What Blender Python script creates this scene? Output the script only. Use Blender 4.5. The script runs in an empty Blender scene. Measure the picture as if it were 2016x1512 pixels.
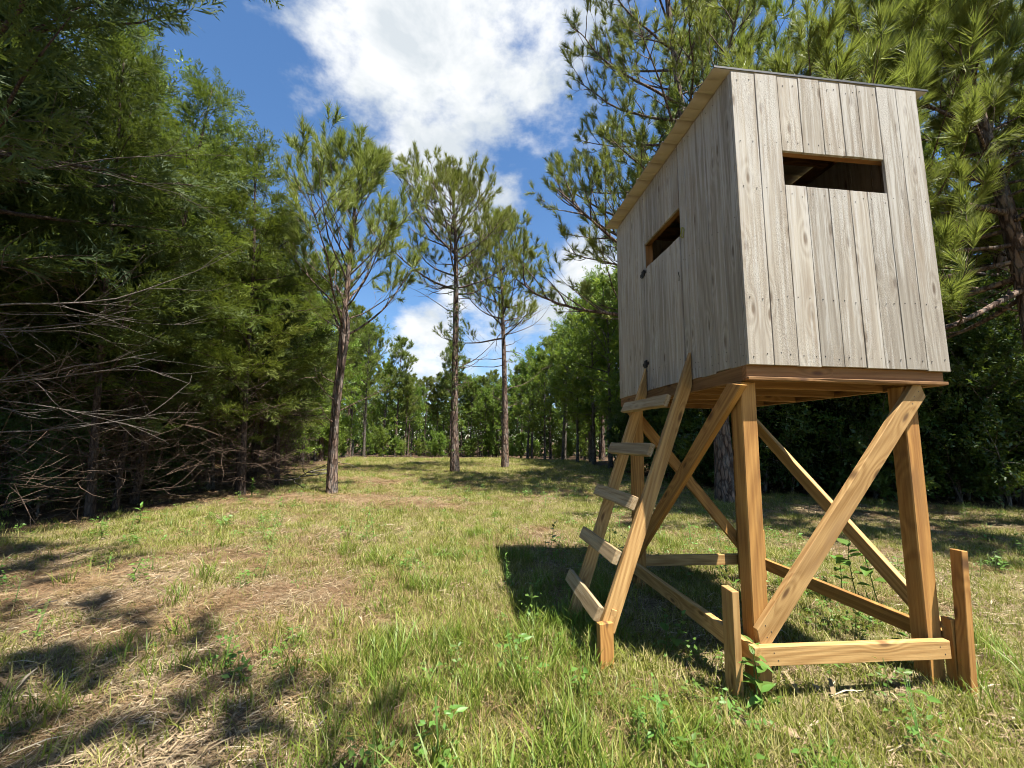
import bpy, bmesh, math
import numpy as np
from mathutils import Matrix, Vector

sc = bpy.context.scene
COL = sc.collection
R = math.radians

# ------------------------------------------------------------------ camera
F_PX, PITCH, ROLL, CAM_H = 823.2, 0.1335, 0.0134, 1.2286
FW = np.array([0, math.cos(PITCH), math.sin(PITCH)])
UP0 = np.array([0, -math.sin(PITCH), math.cos(PITCH)])
RX = np.array([1., 0, 0]) * math.cos(ROLL) + UP0 * math.sin(ROLL)
UP = -np.array([1., 0, 0]) * math.sin(ROLL) + UP0 * math.cos(ROLL)
cam = bpy.data.cameras.new('camera')
cam_ob = bpy.data.objects.new('camera', cam)
COL.objects.link(cam_ob)
cam.sensor_width = 36
cam.lens = 36 * F_PX / 2016
cam.clip_start = 0.02
cam.clip_end = 6000
cam_ob.matrix_world = Matrix(((RX[0], UP[0], -FW[0], 0), (RX[1], UP[1], -FW[1], 0), (RX[2], UP[2], -FW[2], CAM_H), (0, 0, 0, 1)))
sc.camera = cam_ob

# ------------------------------------------------------------------ sky and sun
SUN = Vector((0.307, -0.245, 0.93)).normalized()
SUN_EL = math.asin(SUN.z)
SUN_ROT = math.atan2(SUN.x, SUN.y)
world = bpy.data.worlds.new('World')
sc.world = world
world.use_nodes = True


def build_sky(nt):
    N, L = nt.nodes, nt.links
    N.clear()
    out = N.new('ShaderNodeOutputWorld')
    bg = N.new('ShaderNodeBackground')
    bg.inputs['Strength'].default_value = 0.071
    L.new(bg.outputs[0], out.inputs[0])
    sky = N.new('ShaderNodeTexSky')
    sky.sky_type = 'NISHITA'
    sky.sun_disc = False
    sky.sun_elevation = SUN_EL
    sky.sun_rotation = SUN_ROT
    sky.altitude = 100
    sky.air_density = 1.0
    sky.dust_density = 0.3
    sky.ozone_density = 3.0
    hs = N.new('ShaderNodeHueSaturation')
    hs.inputs['Saturation'].default_value = 1.15
    hs.inputs['Value'].default_value = 0.95
    L.new(sky.outputs[0], hs.inputs['Color'])
    tc = N.new('ShaderNodeTexCoord')
    vec = tc.outputs['Generated']

    def math_(op, a, b=None, c=None):
        m = N.new('ShaderNodeMath')
        m.operation = op
        for i, x in enumerate((a, b, c)):
            if x is None:
                continue
            if isinstance(x, (int, float)):
                m.inputs[i].default_value = x
            else:
                L.new(x, m.inputs[i])
        return m.outputs[0]

    def noise(scale, detail, rough, off=(0, 0, 0), stretch=(1, 1, 1.6), dist=0.0):
        mp = N.new('ShaderNodeMapping')
        mp.inputs['Location'].default_value = off
        mp.inputs['Scale'].default_value = stretch
        L.new(vec, mp.inputs[0])
        n = N.new('ShaderNodeTexNoise')
        n.inputs['Scale'].default_value = scale
        n.inputs['Detail'].default_value = detail
        n.inputs['Roughness'].default_value = rough
        n.inputs['Distortion'].default_value = dist
        L.new(mp.outputs[0], n.inputs['Vector'])
        return n.outputs['Fac']

    def bump(cx, cy, cz, r, w):
        d = N.new('ShaderNodeVectorMath')
        d.operation = 'DISTANCE'
        L.new(vec, d.inputs[0])
        d.inputs[1].default_value = (cx, cy, cz)
        mr = N.new('ShaderNodeMapRange')
        mr.interpolation_type = 'SMOOTHSTEP'
        mr.inputs['From Min'].default_value = r
        mr.inputs['From Max'].default_value = r * 0.2
        mr.inputs['To Min'].default_value = 0
        mr.inputs['To Max'].default_value = w
        L.new(d.outputs['Value'], mr.inputs['Value'])
        return mr.outputs[0]
    # cumulus banks: where clouds stand in the sky all round
    banks = [(-0.15, 0.70, 0.70, 0.30, .30), (-0.27, 0.64, 0.72, 0.20, .22), (-0.03, 0.74, 0.67, 0.24, .26), (0.02, 0.62, 0.78, 0.3, .24),
             (-0.09, 0.82, 0.56, 0.22, .24), (0.17, 0.925, 0.34, 0.20, .30), (0.06, 0.955, 0.28, 0.15, .25),
             (-0.20, 0.957, 0.20, 0.17, .28), (-0.05, 0.975, 0.20, 0.16, .24), (-0.12, 0.93, 0.34, 0.10, .14),
             (-0.75, 0.2, 0.63, 0.2, .24), (0.5, 0.75, 0.43, 0.2, .2), (0.1, -0.85, 0.5, 0.22, .24), (-0.6, -0.7, 0.35, 0.2, .24), (0.85, -0.4, 0.3, 0.22, .24), (0.93, 0.3, 0.2, 0.2, .24)]
    tot = None
    for b in banks:
        o = bump(*b)
        tot = o if tot is None else math_('MAXIMUM', tot, o)
    n1 = noise(4.2, 6, 0.56, (1.7, .3, .9), dist=0.25)
    n2 = noise(13.0, 5, 0.6, (.2, 4.1, .5))
    cov = math_('ADD', math_('MULTIPLY', n1, 0.62), math_('MULTIPLY', n2, 0.30))
    cov = math_('ADD', cov, tot)
    mr = N.new('ShaderNodeMapRange')
    mr.interpolation_type = 'SMOOTHSTEP'
    mr.inputs['From Min'].default_value = 0.555
    mr.inputs['From Max'].default_value = 0.745
    L.new(cov, mr.inputs['Value'])
    shade = noise(6.0, 5, 0.58, (3.3, 1.1, .15), dist=0.3)
    ramp = N.new('ShaderNodeValToRGB')
    e = ramp.color_ramp.elements
    e[0].position, e[0].color = 0.40, (3.6, 3.9, 4.15, 1)
    e[1].position, e[1].color = 0.58, (5.0, 5.1, 5.15, 1)
    L.new(shade, ramp.inputs[0])
    mix = N.new('ShaderNodeMix')
    mix.data_type = 'RGBA'
    L.new(mr.outputs[0], mix.inputs['Factor'])
    L.new(hs.outputs[0], mix.inputs['A'])
    L.new(ramp.outputs[0], mix.inputs['B'])
    L.new(mix.outputs['Result'], bg.inputs['Color'])


build_sky(world.node_tree)
world.cycles.sampling_method = 'MANUAL'
world.cycles.sample_map_resolution = 512
sun = bpy.data.lights.new('sun', 'SUN')
sun.energy = 5.0
sun.angle = R(0.53)
sun.color = (1.0, 0.945, 0.86)
sun_ob = bpy.data.objects.new('sun', sun)
COL.objects.link(sun_ob)
sun_ob.rotation_euler = SUN.to_track_quat('Z', 'Y').to_euler()
vs = sc.view_settings
vs.view_transform = 'Standard'
vs.look = 'None'
vs.exposure = 1.55
vs.gamma = 1
cy = sc.cycles
cy.max_bounces = 6
cy.diffuse_bounces = 1
cy.glossy_bounces = 2
cy.transmission_bounces = 4
cy.use_denoising = True
cy.use_adaptive_sampling = True
cy.adaptive_threshold = 0.02
cy.filter_width = 1.0
cy.adaptive_min_samples = 24
cy.caustics_reflective = False
cy.caustics_refractive = False

# ------------------------------------------------------------------ pixels to places
CX, CY_ = 1008, 756
C0 = np.array([0, 0, CAM_H])


def ray(x, y):
    return FW + RX * (x - CX) / F_PX - UP * (y - CY_) / F_PX


def on_ground(x, y):
    d = ray(x, y)
    return C0 + d * (-CAM_H / d[2])


def at_depth(x, y, Y):
    d = ray(x, y)
    return C0 + d * (Y / d[1])


# ------------------------------------------------------------------ noise and the lie of the land
def vnoise(x, y, s, seed):
    rg = np.random.default_rng(seed)
    g = rg.random((64, 64))
    u = np.asarray(x, float) / s + 31.3
    v = np.asarray(y, float) / s + 17.7
    iu, iv = np.floor(u).astype(int), np.floor(v).astype(int)
    fu, fv = u - iu, v - iv
    fu, fv = fu * fu * (3 - 2 * fu), fv * fv * (3 - 2 * fv)
    a, b = g[iu % 64, iv % 64], g[(iu + 1) % 64, iv % 64]
    c, d = g[iu % 64, (iv + 1) % 64], g[(iu + 1) % 64, (iv + 1) % 64]
    return (a * (1 - fu) + b * fu) * (1 - fv) + (c * (1 - fu) + d * fu) * fv


def sstep(a, b, x):
    t = np.clip((x - a) / (b - a), 0, 1)
    return t * t * (3 - 2 * t)


def land(x, y):
    x, y = np.asarray(x, float), np.asarray(y, float)
    h = (vnoise(x, y, 1.3, 1) - .5) * .05 + (vnoise(x, y, .45, 2) - .5) * .03 + (vnoise(x, y, 5, 3) - .5) * .10
    flat = sstep(0.5, 1.8, np.hypot(x - 1.75, y - 3.1) - 1.2)
    h = h * (0.25 + .75 * flat) * sstep(400, 60, np.hypot(x, y))
    return h - np.clip((y - 27) * .035, 0, .8)


def left_edge(y):
    return np.interp(y, [0, 3, 6, 9, 11, 15, 22, 30, 50], [-6.8, -6.4, -6.0, -5.6, -5.9, -7.4, -9, -11, -15])


def right_edge(y):
    return np.interp(y, [0, 8.6, 9.9, 11.2, 14, 20, 28, 50], [13, 10.6, 8.2, 5.6, 4.6, 4.3, 4.6, 8])


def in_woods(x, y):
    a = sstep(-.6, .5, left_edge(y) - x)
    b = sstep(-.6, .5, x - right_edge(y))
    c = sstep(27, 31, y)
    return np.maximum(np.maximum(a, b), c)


def blob(x, y, cx, cy, rx, ry):
    return np.exp(-(((x - cx) / rx) ** 2 + ((y - cy) / ry) ** 2))


def bare(x, y):
    """0 where grass covers the ground, 1 where straw, chips and needles do"""
    x, y = np.asarray(x, float), np.asarray(y, float)
    n = vnoise(x, y, .55, 5) * .55 + vnoise(x, y, 1.6, 6) * .3 + vnoise(x, y, .2, 7) * .15
    b = .80 * sstep(.5, -.9, x + .62 + .30 * np.maximum(y - 2.4, 0) + 1.0 * sstep(3.2, 4.6, y)) * sstep(5.2, 3.6, y)
    b = b + 1.0 * blob(x, y, -3.3, 8.6, 2.4, .9) + 1.1 * blob(x, y, -3.4, 11.8, 1.2, 1.2) + .7 * blob(x, y, -1.2, 8.0, 1.2, .6) + .35 * blob(x, y, 1.5, 7.0, 1.5, .5)
    b = b + .5 * blob(x, y, -3.2, 4.6, .9, .6) + .45 * blob(x, y, -.9, 3.6, .7, .4) + .5 * blob(x, y, .55, 5.9, .7, .5) + .55 * blob(x, y, 1.35, 2.35, .45, .3)
    b = b + .45 * blob(x, y, 7.5, 8.3, 3.0, .8) + .35 * blob(x, y, .3, 1.7, .5, .25)
    return np.clip(b + (n - .5) * 1.9 + .045, 0, 1)


# ------------------------------------------------------------------ helpers: objects
def link(o, parent=None):
    COL.objects.link(o)
    if parent is not None:
        o.parent = parent
    return o


def tag(o, label=None, cat=None, group=None, kind=None):
    for k, v in (('label', label), ('category', cat), ('group', group), ('kind', kind)):
        if v:
            o[k] = v
    return o


def empty(name, loc=(0, 0, 0), rz=0.0, parent=None):
    o = bpy.data.objects.new(name, None)
    o.empty_display_size = .1
    o.location = loc
    o.rotation_euler = (0, 0, rz)
    return link(o, parent)


def mesh_np(name, V, Fc, mat, tint=None, smooth=False):
    """V (n,3), Fc (m,k) all faces with k corners"""
    me = bpy.data.meshes.new(name)
    V = np.ascontiguousarray(V, np.float32)
    Fc = np.ascontiguousarray(Fc, np.int32)
    m, k = Fc.shape
    me.vertices.add(len(V))
    me.vertices.foreach_set('co', V.ravel())
    me.loops.add(m * k)
    me.loops.foreach_set('vertex_index', Fc.ravel())
    me.polygons.add(m)
    me.polygons.foreach_set('loop_start', np.arange(m, dtype=np.int32) * k)
    if smooth:
        me.polygons.foreach_set('use_smooth', np.ones(m, bool))
    if tint is not None:
        at = me.attributes.new('tint', 'FLOAT', 'POINT')
        at.data.foreach_set('value', np.ascontiguousarray(tint, np.float32))
    me.update(calc_edges=True)
    if mat is not None:
        me.materials.append(mat)
    return me


def obj_np(name, V, Fc, mat, parent=None, tint=None, smooth=False):
    o = bpy.data.objects.new(name, mesh_np(name, V, Fc, mat, tint, smooth))
    return link(o, parent)


def obj_bm(name, bm, mat, parent=None):
    me = bpy.data.meshes.new(name)
    bm.to_mesh(me)
    bm.free()
    me.materials.append(mat)
    return link(bpy.data.objects.new(name, me), parent)


def copy_thing(root, loc, rz, scale, label=None, group=None):
    c = root.copy()
    COL.objects.link(c)
    c.location = loc
    c.rotation_euler = (root.rotation_euler[0], root.rotation_euler[1], rz)
    c.scale = (scale,) * 3
    if label:
        c['label'] = label
    if group:
        c['group'] = group
    for ch in root.children:
        d = ch.copy()
        COL.objects.link(d)
        d.parent = c
    return c


# ------------------------------------------------------------------ helpers: materials
class Nodes:
    def __init__(self, name):
        self.m = bpy.data.materials.new(name)
        self.m.use_nodes = True
        self.nt = self.m.node_tree
        self.nt.nodes.clear()
        self.out = self.n('ShaderNodeOutputMaterial')

    def n(self, t, **kw):
        x = self.nt.nodes.new(t)
        for k, v in kw.items():
            setattr(x, k, v)
        return x

    def l(self, a, b):
        self.nt.links.new(a, b)

    def put(self, sock, v):
        if isinstance(v, bpy.types.NodeSocket):
            self.l(v, sock)
        elif v is not None:
            if hasattr(sock.default_value, '__len__') and isinstance(v, (tuple, list)) and len(v) == 3 and len(sock.default_value) == 4:
                v = (*v, 1)
            sock.default_value = v

    def math(self, op, a, b=None, c=None, clamp=False):
        x = self.n('ShaderNodeMath', operation=op, use_clamp=clamp)
        for i, v in enumerate((a, b, c)):
            self.put(x.inputs[i], v) if v is not None else None
        return x.outputs[0]

    def mix(self, f, a, b, blend='MIX'):
        x = self.n('ShaderNodeMix', data_type='RGBA', blend_type=blend)
        self.put(x.inputs['Factor'], f)
        self.put(x.inputs['A'], a)
        self.put(x.inputs['B'], b)
        return x.outputs['Result']

    def rng(self, v, a, b, c=0., d=1., smooth=False):
        x = self.n('ShaderNodeMapRange')
        if smooth:
            x.interpolation_type = 'SMOOTHSTEP'
        self.put(x.inputs['Value'], v)
        for k, q in zip(('From Min', 'From Max', 'To Min', 'To Max'), (a, b, c, d)):
            self.put(x.inputs[k], q)
        return x.outputs[0]

    def coord(self, which='Object', scale=(1, 1, 1), offset=None):
        t = self.n('ShaderNodeTexCoord')
        mp = self.n('ShaderNodeMapping')
        mp.inputs['Scale'].default_value = scale
        self.l(t.outputs[which], mp.inputs['Vector'])
        if offset is not None:
            cb = self.n('ShaderNodeCombineXYZ')
            for i in range(3):
                self.l(offset, cb.inputs[i])
            self.l(cb.outputs[0], mp.inputs['Location'])
        return mp.outputs[0]

    def noise(self, vec, scale, detail=3, rough=.55, dist=0., color=False):
        x = self.n('ShaderNodeTexNoise')
        self.l(vec, x.inputs['Vector'])
        x.inputs['Scale'].default_value = scale
        x.inputs['Detail'].default_value = detail
        x.inputs['Roughness'].default_value = rough
        x.inputs['Distortion'].default_value = dist
        return x.outputs['Color' if color else 'Fac']

    def rand(self, mult=1.0):
        o = self.n('ShaderNodeObjectInfo')
        return self.math('MULTIPLY', o.outputs['Random'], mult)

    def attr(self, name):
        a = self.n('ShaderNodeAttribute')
        a.attribute_name = name
        return a.outputs['Fac']

    def bump(self, h, strength, dist=.01):
        b = self.n('ShaderNodeBump')
        b.inputs['Strength'].default_value = strength
        b.inputs['Distance'].default_value = dist
        self.l(h, b.inputs['Height'])
        return b.outputs[0]

    def surf(self, col, rough=.8, spec=.3, normal=None, metal=0., translucent=0., tcol=None):
        p = self.n('ShaderNodeBsdfPrincipled')
        self.put(p.inputs['Base Color'], col)
        self.put(p.inputs['Roughness'], rough)
        p.inputs['Specular IOR Level'].default_value = spec
        p.inputs['Metallic'].default_value = metal
        if normal is not None:
            self.l(normal, p.inputs['Normal'])
        res = p.outputs[0]
        if translucent > 0:
            t = self.n('ShaderNodeBsdfTranslucent')
            self.put(t.inputs['Color'], tcol if tcol is not None else col)
            mx = self.n('ShaderNodeMixShader')
            mx.inputs[0].default_value = translucent
            self.l(res, mx.inputs[1])
            self.l(t.outputs[0], mx.inputs[2])
            res = mx.outputs[0]
        self.l(res, self.out.inputs['Surface'])
        return self.m


def leaf_mat(name, dark, light, warm, trans=.35, rough=.55, spec=.25, warm_amt=.5):
    k = Nodes(name)
    t = k.attr('tint')
    c = k.mix(k.rng(t, 0, .8), dark, light)
    c = k.mix(k.rng(t, .8, 1.0, 0, warm_amt), c, warm)
    r = k.rand()
    hs = k.n('ShaderNodeHueSaturation')
    k.l(c, hs.inputs['Color'])
    k.l(k.rng(r, 0, 1, .485, .512), hs.inputs['Hue'])
    k.l(k.rng(r, 0, 1, .82, 1.18), hs.inputs['Value'])
    tc = k.mix(.5, hs.outputs[0], (.17, .22, .02))
    return k.surf(hs.outputs[0], rough, spec, translucent=trans, tcol=tc)


def bark_mat(name, plate, crack, sx=14., lichen=(.3, .3, .27), bump=.9):
    k = Nodes(name)
    v = k.coord('Object', (sx, sx, sx * .28))
    n = k.noise(v, .6, 4, .6)
    vo = k.n('ShaderNodeTexVoronoi', feature='DISTANCE_TO_EDGE')
    vv = k.n('ShaderNodeVectorMath', operation='ADD')
    k.l(v, vv.inputs[0])
    k.l(k.noise(v, 1.2, 3, .6, color=True), vv.inputs[1])
    k.l(vv.outputs[0], vo.inputs['Vector'])
    vo.inputs['Scale'].default_value = 1.
    e = k.rng(vo.outputs['Distance'], .02, .22, smooth=True)
    c = k.mix(e, crack, plate)
    c = k.mix(k.rng(n, .45, .75, 0, .55), c, lichen)
    fine = k.noise(v, 4, 4, .65)
    c = k.mix(k.rng(fine, .3, .7, .0, .45), c, crack)
    h = k.math('ADD', e, k.math('MULTIPLY', fine, .35))
    return k.surf(c, .92, .15, k.bump(h, bump, .02))


def lumber_mat(name, light, dark, knotc, grain=1.0, rough=.72, bump=.25, stain=None, weather=None, sawn=False):
    """sawn softwood: grain runs along the board's own X"""
    k = Nodes(name)
    r = k.rand(37.)
    v = k.coord('Object', (1.0, 1, 1), r)
    # growth rings: contour lines of a long stretched field give straight grain and cathedral arcs
    vs_ = k.coord('Object', (.55, 7., 7.), r)
    # knots: at most one in each stretch of board, with the rings bending round them
    vo = k.n('ShaderNodeTexVoronoi', feature='F1', voronoi_dimensions='2D')
    k.l(k.coord('Object', (2.6, 8.0, 0.), r), vo.inputs['Vector'])
    vo.inputs['Scale'].default_value = 1.0
    sep = k.n('ShaderNodeSeparateColor')
    k.l(vo.outputs['Color'], sep.inputs[0])
    some = k.rng(sep.outputs[0], .52, .56)
    kn = k.math('MULTIPLY', k.rng(vo.outputs['Distance'], .035, .13, 1, 0, smooth=True), some)
    halo = k.math('MULTIPLY', k.rng(vo.outputs['Distance'], .0, .42, 1, 0, smooth=True), some)
    field = k.noise(k.coord('Object', (.42, 5.2, 5.2), r), .8, 1.5, .4)
    field = k.math('ADD', field, k.math('MULTIPLY', halo, .11))
    ring = k.math('SINE', k.math('MULTIPLY', field, 95. * grain))
    ring = k.rng(ring, -1, 1)
    fib = k.noise(k.coord('Object', (2.4, 95., 95.), r), 1.0, 5, .68)
    broad = k.noise(k.coord('Object', (1.1, 19., 19.), r), 1., 6, .7)
    f = k.math('ADD', k.math('MULTIPLY', ring, .14), k.math('ADD', k.math('MULTIPLY', fib, .57), k.math('MULTIPLY', broad, .29)))
    c = k.mix(k.rng(f, .36, .64), light, dark)
    c = k.mix(k.math('MULTIPLY', kn, .85), c, knotc)
    o = k.n('ShaderNodeObjectInfo')
    tone = k.rng(o.outputs['Random'], 0, 1, .76, 1.16)
    hs = k.n('ShaderNodeHueSaturation')
    k.l(c, hs.inputs['Color'])
    k.l(tone, hs.inputs['Value'])
    c = hs.outputs[0]
    if stain is not None:
        st = k.noise(k.coord('Object', (1.6, 9, 9), r), 1.3, 4, .6)
        c = k.mix(k.rng(st, .5, .78, 0, .6, smooth=True), c, stain)
    if weather is not None:
        w = k.noise(k.coord('Object', (1.3, 34, 34), r), 1., 5, .75)
        # the upper ends bleach most
        sx = k.n('ShaderNodeSeparateXYZ')
        tcx = k.n('ShaderNodeTexCoord')
        k.l(tcx.outputs['Object'], sx.inputs[0])
        high = k.rng(sx.outputs['X'], -.8, .9, -.09, .10)
        w = k.math('ADD', w, high)
        c = k.mix(k.rng(w, .44, .64, 0, .7, smooth=True), c, weather)
    h = k.math('SUBTRACT', f, k.math('MULTIPLY', kn, .5))
    if sawn:
        # rough-sawn fuzz and short saw marks
        fz = k.noise(k.coord('Object', (90., 190., 190.), r), 1., 3, .7)
        patch = k.rng(k.noise(k.coord('Object', (1.5, 6., 6.), r), 1., 2, .5), .40, .60)
        fz = k.math('MULTIPLY', k.math('SUBTRACT', fz, .5), patch)
        c = k.mix(k.rng(fz, -.02, -.16, 0, .55), c, dark)
        h = k.math('ADD', h, k.math('MULTIPLY', fz, 1.5))
    return k.surf(c, rough, .25, k.bump(h, bump, .004))


M = {}
M['plank'] = lumber_mat('weathered_plank', (.42, .380, .312), (.265, .225, .175), (.135, .098, .066), grain=1.0, rough=.92, bump=.45, stain=(.275, .215, .150), weather=(.50, .48, .435), sawn=True)
M['lumber'] = lumber_mat('treated_lumber', (.52, .320, .125), (.29, .155, .050), (.11, .055, .022), rough=.72, bump=.45, stain=(.26, .155, .07))
M['post'] = lumber_mat('brown_treated_lumber', (.47, .245, .070), (.25, .115, .032), (.08, .04, .018), rough=.75, bump=.45, stain=(.20, .105, .042))
M['frame'] = lumber_mat('orange_framing_lumber', (.31, .165, .062), (.185, .088, .030), (.09, .04, .02), rough=.7, bump=.3)
M['rung'] = lumber_mat('worn_tan_lumber', (.41, .300, .165), (.22, .145, .070), (.11, .065, .035), rough=.85, bump=.5, stain=(.18, .115, .06), weather=(.42, .345, .225))
M['pine_bark'] = bark_mat('pine_bark', (.23, .155, .115), (.055, .035, .026), 13.)
M['grey_bark'] = bark_mat('grey_bark', (.17, .145, .115), (.05, .04, .032), 22., bump=.6)
M['cedar_bark'] = bark_mat('cedar_bark', (.105, .072, .054), (.04, .027, .02), 26., lichen=(.16, .14, .12), bump=.6)
M['twig'] = bark_mat('dead_twig', (.150, .130, .108), (.070, .056, .045), 30., lichen=(.21, .195, .175), bump=.2)
M['brown_twig'] = bark_mat('brown_dead_twig', (.150, .105, .074), (.075, .050, .035), 30., lichen=(.18, .14, .11), bump=.2)
M['needle'] = leaf_mat('pine_needles', (.105, .145, .032), (.215, .255, .058), (.30, .26, .07), .40, .5, .3)
M['needle_bright'] = leaf_mat('bright_pine_needles', (.135, .170, .034), (.275, .310, .070), (.34, .30, .08), .44, .5, .3)
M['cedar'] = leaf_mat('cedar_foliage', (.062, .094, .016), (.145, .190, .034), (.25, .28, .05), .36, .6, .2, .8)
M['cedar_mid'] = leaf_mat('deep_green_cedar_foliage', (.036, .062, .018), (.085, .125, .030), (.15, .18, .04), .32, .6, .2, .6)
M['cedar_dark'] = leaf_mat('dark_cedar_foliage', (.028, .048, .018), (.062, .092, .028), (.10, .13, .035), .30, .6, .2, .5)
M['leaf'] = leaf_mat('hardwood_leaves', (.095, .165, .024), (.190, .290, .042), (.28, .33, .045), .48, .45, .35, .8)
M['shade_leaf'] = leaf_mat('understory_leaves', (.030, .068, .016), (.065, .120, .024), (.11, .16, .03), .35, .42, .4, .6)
M['weed'] = leaf_mat('weed_leaves', (.085, .175, .030), (.14, .26, .05), (.24, .30, .05), .42, .45, .35)
M['grass'] = leaf_mat('grass_blades', (.140, .170, .024), (.265, .285, .052), (.46, .38, .17), .42, .5, .3, 1.0)
M['grass_lush'] = leaf_mat('lush_grass_blades', (.095, .165, .020), (.205, .275, .040), (.34, .33, .08), .44, .45, .35, .9)
M['straw'] = leaf_mat('dry_straw', (.100, .062, .032), (.315, .238, .140), (.48, .41, .30), .12, .75, .2, 1.0)
M['needle_litter'] = leaf_mat('fallen_needles', (.110, .064, .032), (.255, .168, .086), (.34, .265, .16), .1, .8, .15, 1.0)
M['ivy'] = leaf_mat('ivy_leaves', (.035, .075, .018), (.08, .14, .03), (.15, .18, .04), .3, .4, .4, .6)


def simple_mat(name, col, rough=.6, metal=0., spec=.4, nscale=30., var=.25):
    k = Nodes(name)
    n = k.noise(k.coord('Object'), nscale, 4, .6)
    c = k.mix(k.rng(n, .3, .7, 0, 1), tuple(x * (1 - var) for x in col), tuple(x * (1 + var) for x in col))
    return k.surf(c, rough, spec, k.bump(n, .15, .003), metal)


M['roof_metal'] = simple_mat('roof_sheet_metal', (.055, .057, .06), .6, 0, nscale=9)
M['roof_under'] = simple_mat('roof_sheet_underside', (0.375, 0.323, 0.240), .6, 0, nscale=7, var=.08)
M['iron'] = simple_mat('dark_iron', (.035, .03, .028), .55, .6)
M['nail'] = simple_mat('nail_head', (.05, .042, .038), .6, .3)
M['cord'] = simple_mat('olive_cord', (.30, .30, .05), .7)
M['chip'] = lumber_mat('wood_chip', (0.336, 0.248, 0.152), (0.176, 0.112, 0.064), (0.080, 0.048, 0.024), rough=.9, bump=.6)


def ground_mat():
    k = Nodes('field_soil')
    v = k.coord('Object')
    b = k.attr('bare')
    w = k.attr('woods')
    n1 = k.noise(v, 9, 6, .65)
    n2 = k.noise(v, 45, 4, .65)
    n3 = k.noise(v, 1.1, 4, .6)
    soil = k.mix(k.rng(n2, .3, .7), (0.076, 0.050, 0.030), (0.192, 0.132, 0.080))
    straw = k.mix(k.rng(n2, .3, .68), (0.200, 0.140, 0.080), (0.352, 0.276, 0.172))
    straw = k.mix(k.rng(n3, .45, .62, 0, .7), straw, (.20, .135, .075))
    turf = k.mix(k.rng(n2, .3, .7), (.105, .092, .036), (.185, .165, .075))
    c = k.mix(k.rng(n1, .40, .60), soil, straw)
    c = k.mix(k.math('MULTIPLY', k.rng(b, .1, .65, 1, 0), k.rng(n1, .3, .55, .55, .95)), c, turf)
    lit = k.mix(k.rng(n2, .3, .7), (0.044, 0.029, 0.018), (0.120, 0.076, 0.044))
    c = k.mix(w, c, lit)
    h = k.math('ADD', k.math('MULTIPLY', n1, .5), k.math('MULTIPLY', n2, .6))
    return k.surf(c, .95, .1, k.bump(h, .8, .03))


M['ground'] = ground_mat()


# ------------------------------------------------------------------ the ground, one sheet to the horizon
def grid_axis(a, b, step, far):
    core = np.arange(a, b + step * .5, step)
    g, s = [], step
    x = 0.
    while x < far:
        s *= 1.28
        x += s
        g.append(x)
    g = np.array(g)
    return np.concatenate([(a - g)[::-1], core, b + g])


def build_ground():
    xs, ys = grid_axis(-8, 11, .10, 2500), grid_axis(.4, 14, .10, 2500)
    X, Y = np.meshgrid(xs, ys, indexing='ij')
    Z = land(X, Y)
    V = np.stack([X.ravel(), Y.ravel(), Z.ravel()], 1)
    i, j = np.meshgrid(np.arange(len(xs) - 1), np.arange(len(ys) - 1), indexing='ij')
    a = (i * len(ys) + j).ravel()
    Fq = np.stack([a, a + len(ys), a + len(ys) + 1, a + 1], 1)
    o = obj_np('ground', V, Fq, M['ground'], smooth=True)
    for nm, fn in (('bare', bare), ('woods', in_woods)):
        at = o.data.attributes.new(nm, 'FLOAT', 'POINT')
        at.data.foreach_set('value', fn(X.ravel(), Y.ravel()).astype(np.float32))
    tag(o, 'mown grass clearing with straw, soil and forest floor', kind='structure')


build_ground()

# ------------------------------------------------------------------ the hunting blind
BX, BY, BYAW = 1.261, 2.1905, 0.1065
W_, D_, ZB, ZT = 1.22, 1.895, 1.647, 3.405
blind = empty('hunting_blind', (BX, BY, 0), BYAW)
tag(blind, 'raised wooden hunting blind of weathered planks on braced posts with a ladder', 'hunting blind')
rngb = np.random.default_rng(11)


def board(name, p0, p1, width, thick, wdir, mat, parent, cut0=0., cut1=0., bevel=.0025, wob=0.0):
    """a board from p0 to p1 (centre line); width lies along wdir, thickness across; cut = end shear along width"""
    p0, p1 = Vector(p0), Vector(p1)
    X = (p1 - p0)
    Ln = X.length
    X.normalize()
    Yv = Vector(wdir)
    Yv = (Yv - X * Yv.dot(X)).normalized()
    Zv = X.cross(Yv)
    bm = bmesh.new()
    hw, ht = width / 2, thick / 2
    nseg = 1 if wob == 0 else 7
    rings = []
    for s in range(nseg + 1):
        t = s / nseg
        ring = []
        for (sy, sz) in ((-1, -1), (1, -1), (1, 1), (-1, 1)):
            e = wob * rngb.normal() if 0 < s < nseg else 0
            x = -Ln / 2 + t * Ln + (cut0 * sy * hw if s == 0 else 0) + (cut1 * sy * hw if s == nseg else 0)
            ring.append(bm.verts.new((x, sy * hw + e, sz * ht)))
        rings.append(ring)
    for a, b in zip(rings[:-1], rings[1:]):
        for q in range(4):
            bm.faces.new((a[q], a[(q + 1) % 4], b[(q + 1) % 4], b[q]))
    bm.faces.new(rings[0][::-1])
    bm.faces.new(rings[-1])
    bmesh.ops.recalc_face_normals(bm, faces=bm.faces)
    if bevel > 0:
        ed = [e for e in bm.edges if e.is_manifold and e.calc_face_angle(0) > .5]
        bmesh.ops.bevel(bm, geom=ed, offset=bevel, segments=1, affect='EDGES')
    o = obj_bm(name, bm, mat, parent)
    c = (p0 + p1) / 2
    o.matrix_local = Matrix(((X.x, Yv.x, Zv.x, c.x), (X.y, Yv.y, Zv.y, c.y), (X.z, Yv.z, Zv.z, c.z), (0, 0, 0, 1)))
    return o


WZ1, WZ2 = 2.700, 2.915
TH = .017


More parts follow.
